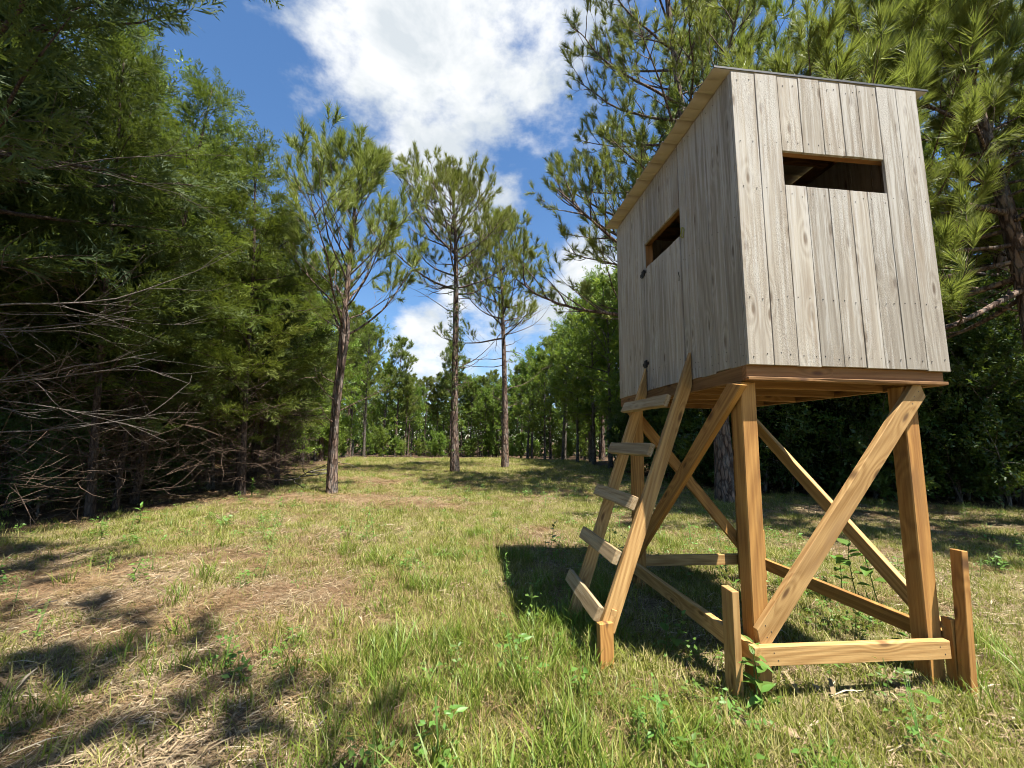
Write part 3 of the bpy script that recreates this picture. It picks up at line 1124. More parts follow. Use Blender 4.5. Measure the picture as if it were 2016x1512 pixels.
# ------------------------------------------------------------------ pines
def make_pine(name, seed, path, r0, base, n_br, Lmax, elev=(15, 45), upc=.6, kind='pine', shoot=1.0, mat='needle', twig_n=7, dead=8, dead_len=1.2,
              prof=None, thin=1.0, side_bias=None, sides=10, only=None, dense=3, bark='pine_bark', tint0=.45):
    """path: trunk polyline in thing-local metres; base: fraction of the trunk where living branches begin"""
    rng = np.random.default_rng(seed)
    root = empty(name)
    W, C = Soup(), Soup()
    P = np.array(path, float)
    trunk_tube(W, P, r0, r0 * .12, sides, .3, rng)
    pos, dirs, scl, tin = [], [], [], []

    def shoots(Pl, s0, cnt, sc_):
        for q in range(cnt):
            s = 1.0 if q == 0 else rng.uniform(s0, 1)
            p, d = along(Pl, min(s, .999))
            d = unit(d + np.array([0, 0, .45]) + rng.normal(size=3) * (.15 if q == 0 else .55))
            pos.append(p)
            dirs.append(d)
            scl.append(sc_ * rng.uniform(.75, 1.2))
            tin.append(np.clip(tint0 + rng.normal() * .2, 0, .95))
    az = rng.uniform(0, 6.28)
    for i in range(n_br):
        s = base + (1 - base) * (i + rng.uniform(0, .9)) / n_br
        s = min(s, .985)
        t = (s - base) / (1 - base)
        az += 2.4 + rng.normal() * .4
        L = Lmax * (prof(t) if prof else (.55 + 1.1 * t) * (1 - t) ** .75 + .16) * rng.uniform(.7, 1.15)
        if side_bias is not None:
            L *= 1 + side_bias[1] * math.cos(az - side_bias[0])
        p, d = along(P, s)
        if only is not None and not only(p, az):
            continue
        el = R(elev[0] + (elev[1] - elev[0]) * t + rng.normal() * 7)
        d0 = np.array([math.cos(az) * math.cos(el), math.sin(az) * math.cos(el), math.sin(el)])
        B = grow(rng, p, d0, L, 8, upc, .22)
        rb = max(.006, r0 * .30 * (L / Lmax) * (1 - .4 * t))
        V, Fc = tube(B, taper(rb, rb * .22, 8), 5)
        W.add(V, Fc)
        shoots(B, .6, dense, shoot)
        m = max(3, int(twig_n * L / Lmax * thin + .5))
        for j in range(m):
            s2 = .28 + .68 * (j + rng.uniform(0, 1)) / m
            p2, d2 = along(B, s2)
            sg = 1 if (j % 2) else -1
            lat = unit(np.cross(d2, np.array([0, 0, 1.]))) * sg
            L2 = L * (.20 + .28 * (1 - s2)) * rng.uniform(.7, 1.3)
            T2 = grow(rng, p2, unit(d2 * .8 + lat * rng.uniform(.5, 1.1) + np.array([0, 0, rng.uniform(-.05, .5)])), L2, 5, upc * .8, .25)
            r2 = max(.0045, rb * .36)
            V, Fc = tube(T2, taper(r2, .003, 5), 3)
            W.add(V, Fc)
            shoots(T2, .35, dense, shoot)
            for _ in range(2):
                if rng.random() < .75:
                    p3, d3 = along(T2, rng.uniform(.35, .85))
                    lat3 = unit(rng.normal(size=3))
                    T3 = grow(rng, p3, unit(d3 + lat3 * .7 + np.array([0, 0, .3])), L2 * .45, 3, .5, .2)
                    V, Fc = tube(T3, taper(.0045, .0025, 3), 3)
                    W.add(V, Fc)
                    shoots(T3, .5, max(1, dense - 1), shoot)
    for q in range(5):
        p, d = along(P, .93 + .0135 * q)
        pos.append(p)
        dirs.append(unit(d + rng.normal(size=3) * .4))
        scl.append(shoot)
        tin.append(tint0)
    D, DL = Soup(), []
    for i in range(dead):
        if kind != 'pine_far':
            D = Soup()
            DL.append(D)
        s = base * rng.uniform(.45, 1.12)
        p, d = along(P, min(s, .95))
        a = rng.uniform(0, 6.28)
        el = R(rng.uniform(-12, 30))
        d0 = np.array([math.cos(a) * math.cos(el), math.sin(a) * math.cos(el), math.sin(el)])
        L = dead_len * rng.uniform(.3, 1.2)
        B = grow(rng, p, d0, L, 6, .3, .4)
        V, Fc = tube(B, taper(r0 * .14, .004, 6), 4)
        D.add(V, Fc)
        for _ in range(3):
            p2, d2 = along(B, rng.uniform(.4, .95))
            T2 = grow(rng, p2, unit(d2 + rng.normal(size=3) * .6), L * .35, 4, .2, .3)
            V, Fc = tube(T2, taper(.006, .002, 4), 3)
            D.add(V, Fc)
    if DL:
        D = Soup()
    scatter(C, kind, pos, dirs, scl, rng, tin)
    W.obj('trunk', M[bark], root, smooth=True)
    C.obj('crown', M[mat], root)
    if D.V:
        D.obj('dead_branches', M[bark], root)['kind'] = 'stuff'
    for q in DL:
        q.obj('dead_branch', M[bark], root, True)
    return root


def place(root, x, y, rz=0., label=None, cat=None, group=None, s=1.):
    root.location = (x, y, float(land(x, y)) - .03)
    root.rotation_euler = (0, 0, rz)
    root.scale = (s,) * 3
    tag(root, label, cat, group)
    return root


def path_from_pixels(px, Y, base):
    """trunk polyline through photo points, standing in the plane Y of its foot; relative to the foot"""
    P = [at_depth(x, y, Y) for x, y in px]
    P = np.array(P) - np.array([base[0], base[1], 0])
    P[0][2] = -.12
    return smooth_path(P, 16)


b = on_ground(653, 972)
P1 = path_from_pixels([(653, 980), (654, 880), (658, 790), (668, 690), (678, 590), (684, 500), (690, 420), (697, 360), (703, 325)], b[1], b)
P1[:, 1] += np.linspace(0, .25, len(P1))
pine1 = make_pine('pine_tree', 21, P1, .108, .40, 38, 3.25, (34, 60), .55, 'pine', 1.25, 'needle_bright', 7, 7, 1.3, side_bias=(R(175), .10), tint0=.6, dense=2,
                  prof=lambda t: max(.2, .98 - .80 * t))
place(pine1, b[0], b[1], 0, 'slender pine with a crooked bare trunk and upswept sparse branches, beside the brushy wood edge', 'pine tree')
# second stem that leaves the crook and runs up beside the trunk
S = Soup()
Q = path_from_pixels([(662, 760), (676, 700), (688, 655), (684, 615), (676, 585), (662, 560)], b[1] - .12, b)
Q[0] = Q[1] * 2 - Q[2]
V, Fc = tube(Q, np.linspace(.05, .03, len(Q)), 7)
S.add(V, Fc)
S.obj('side_stem', M['pine_bark'], pine1, smooth=True)

b = on_ground(895, 933)
P2 = path_from_pixels([(895, 940), (895, 800), (897, 650), (898, 540), (897, 465), (893, 405), (890, 372)], b[1], b)
pine2 = make_pine('pine_tree', 33, P2, .145, .44, 54, 3.0, (10, 56), .65, 'pine', 1.1, 'needle_bright', 8, 16, 2.2, side_bias=(R(190), .18), tint0=.6, dense=2, prof=lambda t: max(.2, 1.0 - .25 * t - .55 * t * t))
place(pine2, b[0], b[1], 0, 'tall straight pine with ivy on its trunk standing alone in the grass', 'pine tree')
rg = np.random.default_rng(9)
S = Soup()
pos, dr, sc_, ti = [], [], [], []
for i in range(300):
    s = rg.beta(2.2, 2.4) * .52 + .04
    p, d = along(P2, s)
    a = rg.uniform(0, 6.28)
    o = np.array([math.cos(a), math.sin(a), 0])
    pos.append(p + o * (.17 * (1 - s * .8) + rg.uniform(0, .05)))
    dr.append(unit(o + np.array([0, 0, rg.normal() * .5])))
    sc_.append(rg.uniform(.5, 1.1))
    ti.append(rg.uniform(.1, .9))
scatter(S, 'leaf_small', pos, dr, sc_, rg, ti, .3)
ivy = S.obj('ivy', M['ivy'])
ivy.location = pine2.location
tag(ivy, 'dark ivy climbing the trunk of the tall straight pine in the grass', 'ivy')

b = on_ground(993, 921)
P3 = path_from_pixels([(994, 926), (995, 820), (993, 720), (990, 640), (988, 560), (985, 490), (982, 452)], b[1], b)
pine3 = make_pine('pine_tree', 45, P3, .155, .44, 50, 2.9, (2, 55), .6, 'pine', 1.25, 'needle_bright', 8, 14, 2.6, tint0=.65, dense=2, prof=lambda t: max(.2, .9 + .3 * t - 1.0 * t * t))
place(pine3, b[0], b[1], 0, 'rounded pine with a weedy foot, behind the ivy-clad pine', 'pine tree')

# the big pine behind the blind
b = on_ground(1432, 985)
P4 = path_from_pixels([(1432, 990), (1424, 860), (1412, 700), (1395, 520), (1370, 330), (1340, 130), (1320, -60), (1300, -260)], b[1], b)
P4[:, 1] += np.linspace(0, .4, len(P4))
pine4 = make_pine('pine_tree', 52, P4, .20, .34, 66, 4.0, (-2, 42), .55, 'pine', 1.05, 'needle_bright', 11, 6, 1.4, side_bias=(R(190), .15), dense=3, tint0=.55,
                  prof=lambda t: .95 - .55 * t)
place(pine4, b[0], b[1], 0, 'large pine with long spreading limbs rising right behind the hunting blind', 'pine tree')

# bright low boughs of the pine beside the blind
P5 = smooth_path([(0, 0, -.1), (.02, .05, 2), (-.05, .0, 4.5), (-.3, .1, 7), (-.5, .1, 9.5), (-.6, .1, 12)], 16)
pine5 = make_pine('pine_tree', 63, P5, .17, .33, 84, 4.2, (-12, 35), .5, 'pine_big', 1.14, 'needle_bright', 12, 8, 1.2, side_bias=(R(215), .30), dense=5, tint0=.55,
                  prof=lambda t: max(.25, 1.05 - 1.35 * t))
place(pine5, 8.5, 6.6, 0, 'pine with low bright yellow-green boughs beside the sunny plank wall of the blind', 'pine tree')
P6 = smooth_path([(0, 0, -.1), (.1, .05, 2.5), (.05, .0, 5.5), (.2, .1, 8), (.1, .1, 11)], 16)
pine6 = make_pine('pine_tree', 71, P6, .16, .34, 60, 3.6, (0, 45), .5, 'pine', 1.1, 'needle_bright', 8, 10, 1.2, dense=3, tint0=.4, prof=lambda t: 1.0 - .55 * t)
place(pine6, 7.9, 11.2, 1.0, 'pine whose top shows above the blind roof, between two larger pines', 'pine tree')
for (x_, y_, s_, r_, l_) in ((6.9, 12.3, 1.35, 3.0, 'tall pine standing deep in the shaded wood straight behind the cabin of the blind'), (11.2, 9.2, 1.2, 4.4, 'pine rising behind the one with low bright boughs')):
    copy_thing(pine6, (x_, y_, float(land(x_, y_)) - .03), r_, s_, l_)
# a pine behind the photographer; its thin crown throws the broken shade on the straw
P7 = smooth_path([(0, 0, -.1), (-.05, .05, 2.5), (.05, .1, 5), (0, .2, 7), (.05, .2, 9)], 14)
pine7 = make_pine('pine_tree', 87, P7, .12, .55, 15, 2.0, (5, 50), .5, 'pine', 1.2, 'needle', 6, 0, 1.0, dense=2, tint0=.5)
place(pine7, .75, -.75, .4, 'thin open-crowned pine casting broken shade on the straw', 'pine tree')


# ------------------------------------------------------------------ cedars, hardwoods, bushes (prototypes that are copied)
def make_cedar(name, seed, H, Rm, base, n_br, r0=.062, kind='cedar', size=.40, dead=48, dead_len=1.5, dense=8, mat='cedar', shape=.8, droop=.35, dead_mat='brown_twig'):
    rng = np.random.default_rng(seed)
    root = empty(name)
    W, C, D = Soup(), Soup(), Soup()
    lean = rng.normal(size=2) * .25
    P = smooth_path([(0, 0, -.1), (lean[0] * .3 + .04, lean[1] * .3, H * .33), (lean[0] * .6, lean[1] * .6 + .05, H * .66), (lean[0], lean[1], H)], 14)
    trunk_tube(W, P, r0, .012, 8, .25, rng)
    pos, dirs, scl, tin = [], [], [], []
    az = rng.uniform(0, 6.28)
    for i in range(n_br):
        t = (i + rng.random()) / n_br
        s = min(base + (1 - base) * t, .985)
        az += 2.4 + rng.normal() * .5
        L = Rm * ((1 - t) ** shape * (.75 + .5 * min(1, t * 5)) + .08) * rng.uniform(.6, 1.2)
        p, d = along(P, s)
        el = R(12 + 38 * t + rng.normal() * 10)
        d0 = np.array([math.cos(az) * math.cos(el), math.sin(az) * math.cos(el), math.sin(el)])
        B = grow(rng, p, d0, L, 7, .15, .2, droop)
        rb = max(.006, r0 * .25 * L / Rm)
        V, Fc = tube(B, taper(rb, .004, 7), 4)
        W.add(V, Fc)
        m = max(4, int(dense * L / Rm * 1.6))
        tb = rng.normal() * .22
        for j in range(m):
            s2 = .22 + .78 * (j + rng.random()) / m
            p2, d2 = along(B, min(s2, .999))
            sg = 1 if j % 2 else -1
            lat = unit(np.cross(d2, np.array([0, 0, 1.]))) * sg
            dd = unit(d2 * .7 + lat * rng.uniform(.2, 1.1) + np.array([0, 0, rng.uniform(-.35, .45)]))
            L2 = size * rng.uniform(.6, 1.25)
            for q in range(2):
                pp = p2 + dd * L2 * .55 * q
                d3 = unit(dd + rng.normal(size=3) * .38)
                pos.append(pp)
                dirs.append(d3)
                scl.append(L2 * (1 if q == 0 else .8))
                tin.append(np.clip(.42 + tb + rng.normal() * .15, 0, 1))
    for q in range(8):
        p, d = along(P, .9 + .0124 * q)
        pos.append(p)
        dirs.append(unit(np.array([0, 0, 1.]) + rng.normal(size=3) * .4))
        scl.append(size * .8)
        tin.append(.5)
    scatter(C, kind, pos, dirs, scl, rng, tin, .55)
    for i in range(dead):
        s = rng.uniform(.04, base * 1.25)
        p, d = along(P, s)
        a = rng.uniform(0, 6.28)
        el = R(rng.uniform(-18, 28))
        d0 = np.array([math.cos(a) * math.cos(el), math.sin(a) * math.cos(el), math.sin(el)])
        L = dead_len * rng.uniform(.4, 1.1)
        B = grow(rng, p, d0, L, 6, rng.uniform(-.3, .4), .35)
        V, Fc = tube(B, taper(.008, .0025, 6), 3)
        D.add(V, Fc)
        for _ in range(8):
            p2, d2 = along(B, rng.uniform(.25, .95))
            T2 = grow(rng, p2, unit(d2 + rng.normal(size=3) * .7), L * rng.uniform(.2, .5), 3, .1, .4)
            V, Fc = tube(T2, taper(.0045, .002, 3), 3)
            D.add(V, Fc)
    W.obj('trunk', M['cedar_bark'], root, smooth=True)
    C.obj('crown', M[mat], root)
    D.obj('dead_branches', M[dead_mat], root)['kind'] = 'stuff'
    return root


def make_hardwood(name, seed, H, Rm, base, n_br, r0=.09, kind='leaf', mat='leaf', dense=6, lean=.3, bark='grey_bark', twl=.9):
    rng = np.random.default_rng(seed)
    root = empty(name)
    W, C = Soup(), Soup()
    lx, ly = rng.normal(size=2) * lean
    P = smooth_path([(0, 0, -.1), (lx * .4, ly * .3, H * .35), (lx * .5, ly * .8, H * .7), (lx, ly, H * .98)], 14)
    trunk_tube(W, P, r0, .012, 8, .3, rng)
    pos, dirs, scl, tin = [], [], [], []

    def leaves(Pl, m, tb):
        for _ in range(m):
            p, d = along(Pl, min(.25 + .75 * rng.random(), .999))
            pos.append(p)
            dirs.append(unit(d + rng.normal(size=3) * .7 + np.array([0, 0, .1])))
            scl.append(rng.uniform(.75, 1.25))
            tin.append(np.clip(tb + rng.normal() * .16, 0, 1))
    az = rng.uniform(0, 6.28)
    for i in range(n_br):
        t = (i + rng.random()) / n_br
        s = min(base + (1 - base) * t, .98)
        az += 2.4 + rng.normal() * .5
        L = Rm * (math.sin(math.pi * (t * .78 + .16)) ** .7) * rng.uniform(.6, 1.2)
        p, d = along(P, s)
        el = R(18 + 42 * t + rng.normal() * 12)
        d0 = np.array([math.cos(az) * math.cos(el), math.sin(az) * math.cos(el), math.sin(el)])
        B = grow(rng, p, d0, L, 6, .35, .3)
        rb = max(.007, r0 * .32 * L / Rm)
        V, Fc = tube(B, taper(rb, .004, 6), 4)
        W.add(V, Fc)
        tb = np.clip(.42 + rng.normal() * .15, 0, 1)
        leaves(B, dense, tb)
        m = max(3, int(7 * L / Rm))
        for j in range(m):
            s2 = .3 + .7 * (j + rng.random()) / m
            p2, d2 = along(B, min(s2, .99))
            T2 = grow(rng, p2, unit(d2 + rng.normal(size=3) * .8 + np.array([0, 0, .15])), twl * rng.uniform(.5, 1.2) * L / Rm, 4, .2, .3)
            V, Fc = tube(T2, taper(.006, .002, 4), 3)
            W.add(V, Fc)
            leaves(T2, dense, tb)
    scatter(C, kind, pos, dirs, scl, rng, tin, .35)
    W.obj('trunk', M[bark], root, smooth=True)
    C.obj('crown', M[mat], root)
    return root


PROTO = {
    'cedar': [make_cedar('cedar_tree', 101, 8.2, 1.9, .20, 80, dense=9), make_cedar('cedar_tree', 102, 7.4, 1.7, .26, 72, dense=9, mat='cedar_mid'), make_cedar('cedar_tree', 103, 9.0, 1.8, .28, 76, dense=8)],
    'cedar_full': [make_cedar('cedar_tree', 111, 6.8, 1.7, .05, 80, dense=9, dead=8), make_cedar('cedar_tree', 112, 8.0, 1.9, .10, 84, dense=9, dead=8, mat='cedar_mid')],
    'pine': [make_pine('pine_tree', 121, smooth_path([(0, 0, -.1), (.1, 0, 4), (.05, .1, 8), (.15, .1, 12)], 12), .13, .5, 34, 2.3, (5, 50), .5, 'pine_far', 1.15, 'needle', 6, 10, 1.3, sides=7, dense=3),
             make_pine('pine_tree', 122, smooth_path([(0, 0, -.1), (-.1, 0, 4), (.1, -.1, 7), (.0, .1, 10)], 12), .11, .42, 34, 2.1, (5, 50), .5, 'pine_far', 1.15, 'needle', 6, 12, 1.2, sides=7, dense=3)],
    'hard': [make_hardwood('hardwood_tree', 131, 8.5, 2.2, .28, 36, .10), make_hardwood('hardwood_tree', 132, 7.2, 1.9, .22, 34, .08), make_hardwood('hardwood_tree', 133, 9.6, 2.1, .38, 34, .10, kind='leaf_small', dense=8)],
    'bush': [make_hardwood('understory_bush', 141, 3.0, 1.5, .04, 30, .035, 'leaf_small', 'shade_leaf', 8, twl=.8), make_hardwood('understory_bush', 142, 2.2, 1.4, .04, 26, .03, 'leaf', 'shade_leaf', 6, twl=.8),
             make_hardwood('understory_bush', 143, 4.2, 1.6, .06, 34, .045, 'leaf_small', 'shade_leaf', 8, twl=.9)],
}
PROTO['far_bush'] = [make_hardwood('understory_bush', 151, 2.6, 1.5, .04, 24, .03, 'leaf', 'leaf', 6, twl=.8), make_hardwood('understory_bush', 152, 3.4, 1.4, .05, 26, .035, 'leaf', 'leaf', 6, twl=.8)]
CAT = {'far_bush': 'bush', 'cedar': 'cedar tree', 'cedar_full': 'cedar tree', 'pine': 'pine tree', 'hard': 'hardwood tree', 'bush': 'bush'}
USED = set()
rngp = np.random.default_rng(77)


def put(kind, i, x, y, s, label, group=None, rz=None):
    root = PROTO[kind][i % len(PROTO[kind])]
    rz = rngp.uniform(0, 6.28) if rz is None else rz
    z = float(land(x, y)) - .03
    if id(root) in USED:
        o = copy_thing(root, (x, y, z), rz, s)
        for k in ('label', 'group'):
            if k in o:
                del o[k]
    else:
        USED.add(id(root))
        o = root
        o.location = (x, y, z)
        o.rotation_euler = (0, 0, rz)
        o.scale = (s,) * 3
    tag(o, label, CAT[kind], group)
    return o


LC = 'feathery green cedar with bare dead lower twigs in the wood edge facing the blind'
GC = 'cedars along the wood edge facing the blind'
LF = 'slim hardwood with light green leaves in the tree line beyond the pines'
GF = 'hardwoods in the tree line beyond the pines'
LP = 'slender straight pine in the tree line beyond the clearing'
GP = 'pines in the tree line beyond the clearing'
LR = 'dark cedar clothed to the ground in the shaded wood behind the blind'
GR = 'cedars in the shaded wood behind the blind'
LRH = 'hardwood standing in the shaded wood behind the blind'
GRH = 'hardwoods in the shaded wood behind the blind'
LU = 'dark leafy bush at the foot of the shaded wood behind the blind'
GU = 'bushes at the foot of the shaded wood'
LB = 'small leafy bush among the trunks of the cedar wood'
GB = 'bushes among the cedar trunks'
LLH = 'slim hardwood growing among the cedars of the brushy wood edge'
GLH = 'hardwoods among the cedars'

# left wood: front row, then deeper rows
left = [('cedar', 0, -5.75, 9.2, 1.0), ('cedar', 1, -6.5, 6.7, 1.0), ('cedar', 2, -7.0, 8.0, .98), ('cedar', 1, -6.1, 11.2, .95), ('cedar', 0, -7.6, 12.6, 1.0), 
        ('cedar', 0, -8.0, 6.9, 1.1), ('cedar', 1, -8.6, 9.6, 1.15), ('cedar', 2, -9.4, 12.2, 1.05), ('cedar', 0, -8.2, 14.6, .9), ('cedar', 1, -9.4, 17.6, .95), ('cedar', 2, -10.2, 7.8, 1.1),
        ('cedar', 0, -10.6, 10.6, 1.1), ('cedar', 1, -8.8, 3.9, 1.1), ('cedar', 2, -10.0, 5.4, 1.15), ('cedar', 0, -11.6, 14.2, 1.1), ('cedar', 1, -12.4, 9.0, 1.2), ('cedar', 2, -12.0, 17.5, 1.0),
        ('cedar', 1, -6.6, 7.2, .72), ('cedar', 0, -6.5, 10.2, .7)]
OWN = {0: 'cedar with low bright boughs over brown twigs, next to the crooked pine', 1: 'cedar with a slim trunk between the dead-limbed cedar and the sunny straw',
       3: 'cedar at the wood edge just behind the crooked pine', 4: 'cedar at the corner where the clearing widens past the crooked pine'}
for q, (k, i, x, y, s) in enumerate(left):
    put(k, i, x, y, s, OWN.get(q, LC), GC)
for k, i, x, y, s in [('hard', 2, -7.3, 10.4, .9), ('hard', 1, -8.0, 13.2, .95), ('hard', 0, -9.0, 16.2, .85), ('hard', 2, -9.6, 19.5, .8), ('hard', 1, -10.4, 22.5, .85), ('hard', 0, -10.8, 25.5, .85), ('hard', 2, -9.0, 8.4, 1.0)]:
    put(k, i, x, y, s, LLH, GLH)
for x, y, s, i in [(-7.2, 6.6, .5, 0), (-7.6, 9.2, .45, 1), (-8.4, 11.2, .5, 2), (-8.8, 7.6, .6, 0), (-10.5, 9.4, .7, 2), (-9.4, 6.2, .6, 1), (-11.4, 7.4, .8, 2), (-11.0, 12.4, .8, 0), (-9.2, 14.0, .7, 1), (-12.5, 11.0, .9, 2)]:
    put('bush', i, x, y, s, LB, GB)

# right wood, in its own shade
for k, i, x, y, s in [('cedar_full', 0, 6.1, 12.4, .95), ('cedar_full', 1, 8.2, 11.4, .9), ('cedar_full', 0, 10.6, 10.6, 1.0), ('cedar_full', 1, 6.2, 15.4, .95),
                      ('cedar_full', 1, 12.6, 9.6, 1.1), ('cedar_full', 0, 9.8, 13.4, 1.2), ('cedar_full', 1, 7.6, 14.6, 1.15), ('cedar_full', 0, 12.6, 12.2, 1.25), ('cedar_full', 0, 14.6, 8.6, 1.2)]:
    put(k, i, x, y, s, LR, GR)
for k, i, x, y, s in [('hard', 0, 5.0, 16.4, 1.0), ('hard', 1, 4.6, 19.6, 1.2), ('hard', 0, 4.5, 23.0, 1.05), ('hard', 1, 4.0, 25.5, 1.1), ('hard', 2, 5.4, 18.0, 1.1), ('hard', 0, 6.2, 21.6, 1.2), ('hard', 2, 6.8, 17.5, 1.1), ('hard', 1, 7.4, 21, 1.2), ('hard', 0, 11.5, 11.4, 1.1), ('hard', 2, 9.2, 12.2, 1.05), ('hard', 2, 13.8, 10.4, 1.1),
                      ('hard', 1, 7.2, 12.6, 1.0), ('hard', 0, 4.9, 26, 1.1)]:
    put(k, i, x, y, s, LRH, GRH)
for q in range(30):
    y = [9.0, 9.3, 9.6, 10.0, 10.4, 10.8, 11.2, 11.7, 12.2, 12.8, 13.6, 14.5, 15.6, 17, 18.6][q % 15] + rngp.normal() * .25
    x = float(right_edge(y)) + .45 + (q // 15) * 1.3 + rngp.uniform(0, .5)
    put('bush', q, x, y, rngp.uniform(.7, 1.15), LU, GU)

# tree line round the far end
for q in range(26):
    a = q / 25
    x = -15 + 20 * a + rngp.normal() * .5
    y = 30 + 16 * math.sin(math.pi * min(1, max(0, a * .95 + .05))) + rngp.uniform(0, 5)
    put('pine' if q % 3 else 'hard', q, x, y, rngp.uniform(.7, 1.08), LP if q % 3 else LF, GP if q % 3 else GF)
for q in range(16):
    y = 19 + q * 1.9
    put('hard' if q % 2 else 'pine', q, float(left_edge(y)) - 1 - rngp.uniform(0, 3.0), y, rngp.uniform(.85, 1.1), LF if q % 2 else LP, GF if q % 2 else GP)
for q in range(16):
    y = 23 + q * 1.8
    put('pine' if q % 3 == 0 else 'hard', q, float(right_edge(y)) + .8 + rngp.uniform(0, 4.0) - .05 * (y - 23), y, rngp.uniform(1.0, 1.25), LP if q % 3 == 0 else LF, GP if q % 3 == 0 else GF)
for q in range(22):
    a = q / 21
    put('pine' if q % 2 else 'hard', q + 1, -17 + 24 * a + rngp.normal(), 49 + rngp.uniform(0, 8), rngp.uniform(.75, .95), LP if q % 2 else LF, GP if q % 2 else GF)


LFB = 'leafy bush under the trunks of the far tree line'
GFB = 'bushes under the far tree line'
for q in range(28):
    a = q / 27
    y = 31 + 13 * math.sin(math.pi * a) + rngp.uniform(0, 6)
    put('far_bush', q, -16 + 22 * a + rngp.normal() * .4, y, rngp.uniform(.35, .7), LFB, GFB)
for q in range(14):
    y = 17.5 + q * 1.1
    put('far_bush', q, float(left_edge(y)) - .6 - rngp.uniform(0, 2.0), y, rngp.uniform(.5, .9), LFB, GFB)

for x_, y_, s_, i_ in ((3.6, 29.5, 1.05, 0), (2.6, 32.5, 1.1, 1), (4.2, 33.5, 1.2, 2), (1.4, 36.0, 1.05, 0), (-12.4, 27.0, 1.0, 1), (-10.6, 30.5, 1.0, 2)):
    put('hard', i_, x_, y_, s_, LF, GF)

# the near dead-limbed cedar at the frame's edge
def near_cedar():
    rng = np.random.default_rng(203)
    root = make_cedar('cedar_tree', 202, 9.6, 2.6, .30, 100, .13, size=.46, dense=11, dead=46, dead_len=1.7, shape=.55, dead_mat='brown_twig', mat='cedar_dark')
    for i in range(17):
        D = Soup()
        z = rng.uniform(.7, 5.0)
        a = R(rng.uniform(-50, 44))
        el = R(rng.uniform(-14, 10))
        d0 = np.array([math.cos(a) * math.cos(el), math.sin(a) * math.cos(el), math.sin(el)])
        L = rng.uniform(1.5, 3.5)
        B = grow(rng, (0, 0, z), d0, L, 12, rng.uniform(-.1, .9), .30)
        V, Fc = tube(B, taper(rng.uniform(.007, .017), .002, 12), 5)
        D.add(V, Fc)
        for _ in range(8):
            p2, d2 = along(B, rng.uniform(.3, .98))
            T2 = grow(rng, p2, unit(d2 + rng.normal(size=3) * .38), L * rng.uniform(.10, .36), 6, rng.uniform(-.2, .5), .3)
            V, Fc = tube(T2, taper(.0045, .0015, 6), 3)
            D.add(V, Fc)
            if rng.random() < .6:
                p3, d3 = along(T2, rng.uniform(.3, .9))
                T3 = grow(rng, p3, unit(d3 + rng.normal(size=3) * .5), L * .10, 3, .1, .3)
                V, Fc = tube(T3, taper(.003, .0013, 3), 3)
                D.add(V, Fc)
        D.obj('dead_limb', M['twig'], root, smooth=True)
    return root


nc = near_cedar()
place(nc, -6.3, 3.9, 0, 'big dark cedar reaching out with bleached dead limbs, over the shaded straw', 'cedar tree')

copy_thing(pine7, (-1.15, .15, float(land(-1.15, .15)) - .03), 2.2, 1.42, 'taller thin pine whose shade falls on the straw below the dead limbs')
copy_thing(pine7, (-2.5, .75, float(land(-2.5, .75)) - .03), 4.0, 1.4, 'thin pine whose crown shades the ground at the foot of the big dark cedar')
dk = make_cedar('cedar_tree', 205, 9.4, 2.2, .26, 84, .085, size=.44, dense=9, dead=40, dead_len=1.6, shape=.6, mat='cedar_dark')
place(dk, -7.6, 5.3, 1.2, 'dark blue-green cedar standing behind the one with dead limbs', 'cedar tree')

# deep woodland that closes the view between the rows
def woodland():
    rng = np.random.default_rng(300)
    n = 20000
    pos = []
    while len(pos) < n:
        k = rng.random()
        if k < .33:
            y = rng.uniform(1, 30)
            x = float(left_edge(y)) - 6.0 - rng.uniform(0, 5)
        elif k < .62:
            y = rng.uniform(6, 30)
            x = float(right_edge(y)) + 5.0 + rng.uniform(0, 6)
        else:
            x, y = rng.uniform(-30, 18), rng.uniform(54, 66)
        z = rng.uniform(0, 1) ** .8 * 6.5
        pos.append((x, y, z + float(land(x, y))))
    pos = np.array(pos)
    S = Soup()
    TPW = []
    for _ in range(3):
        v_, f_, t_ = tpl_leaves(rng, 6, .40, .7)
        q_ = np.arange(6)[:, None] * 5
        TPW.append((v_, np.vstack([q_ + np.array([0, 3, 1]), q_ + np.array([0, 2, 3])]), t_))
    TP['wood'] = TPW
    d = rng.normal(size=(n, 3))
    scatter(S, 'wood', pos, d, rng.uniform(.7, 1.3, n), rng, np.clip(rng.normal(.3, .2, n), 0, 1), .3)
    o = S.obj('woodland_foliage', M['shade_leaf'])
    tag(o, 'deep dark woodland foliage behind the front rows of trees', 'woodland', kind='stuff')


woodland()
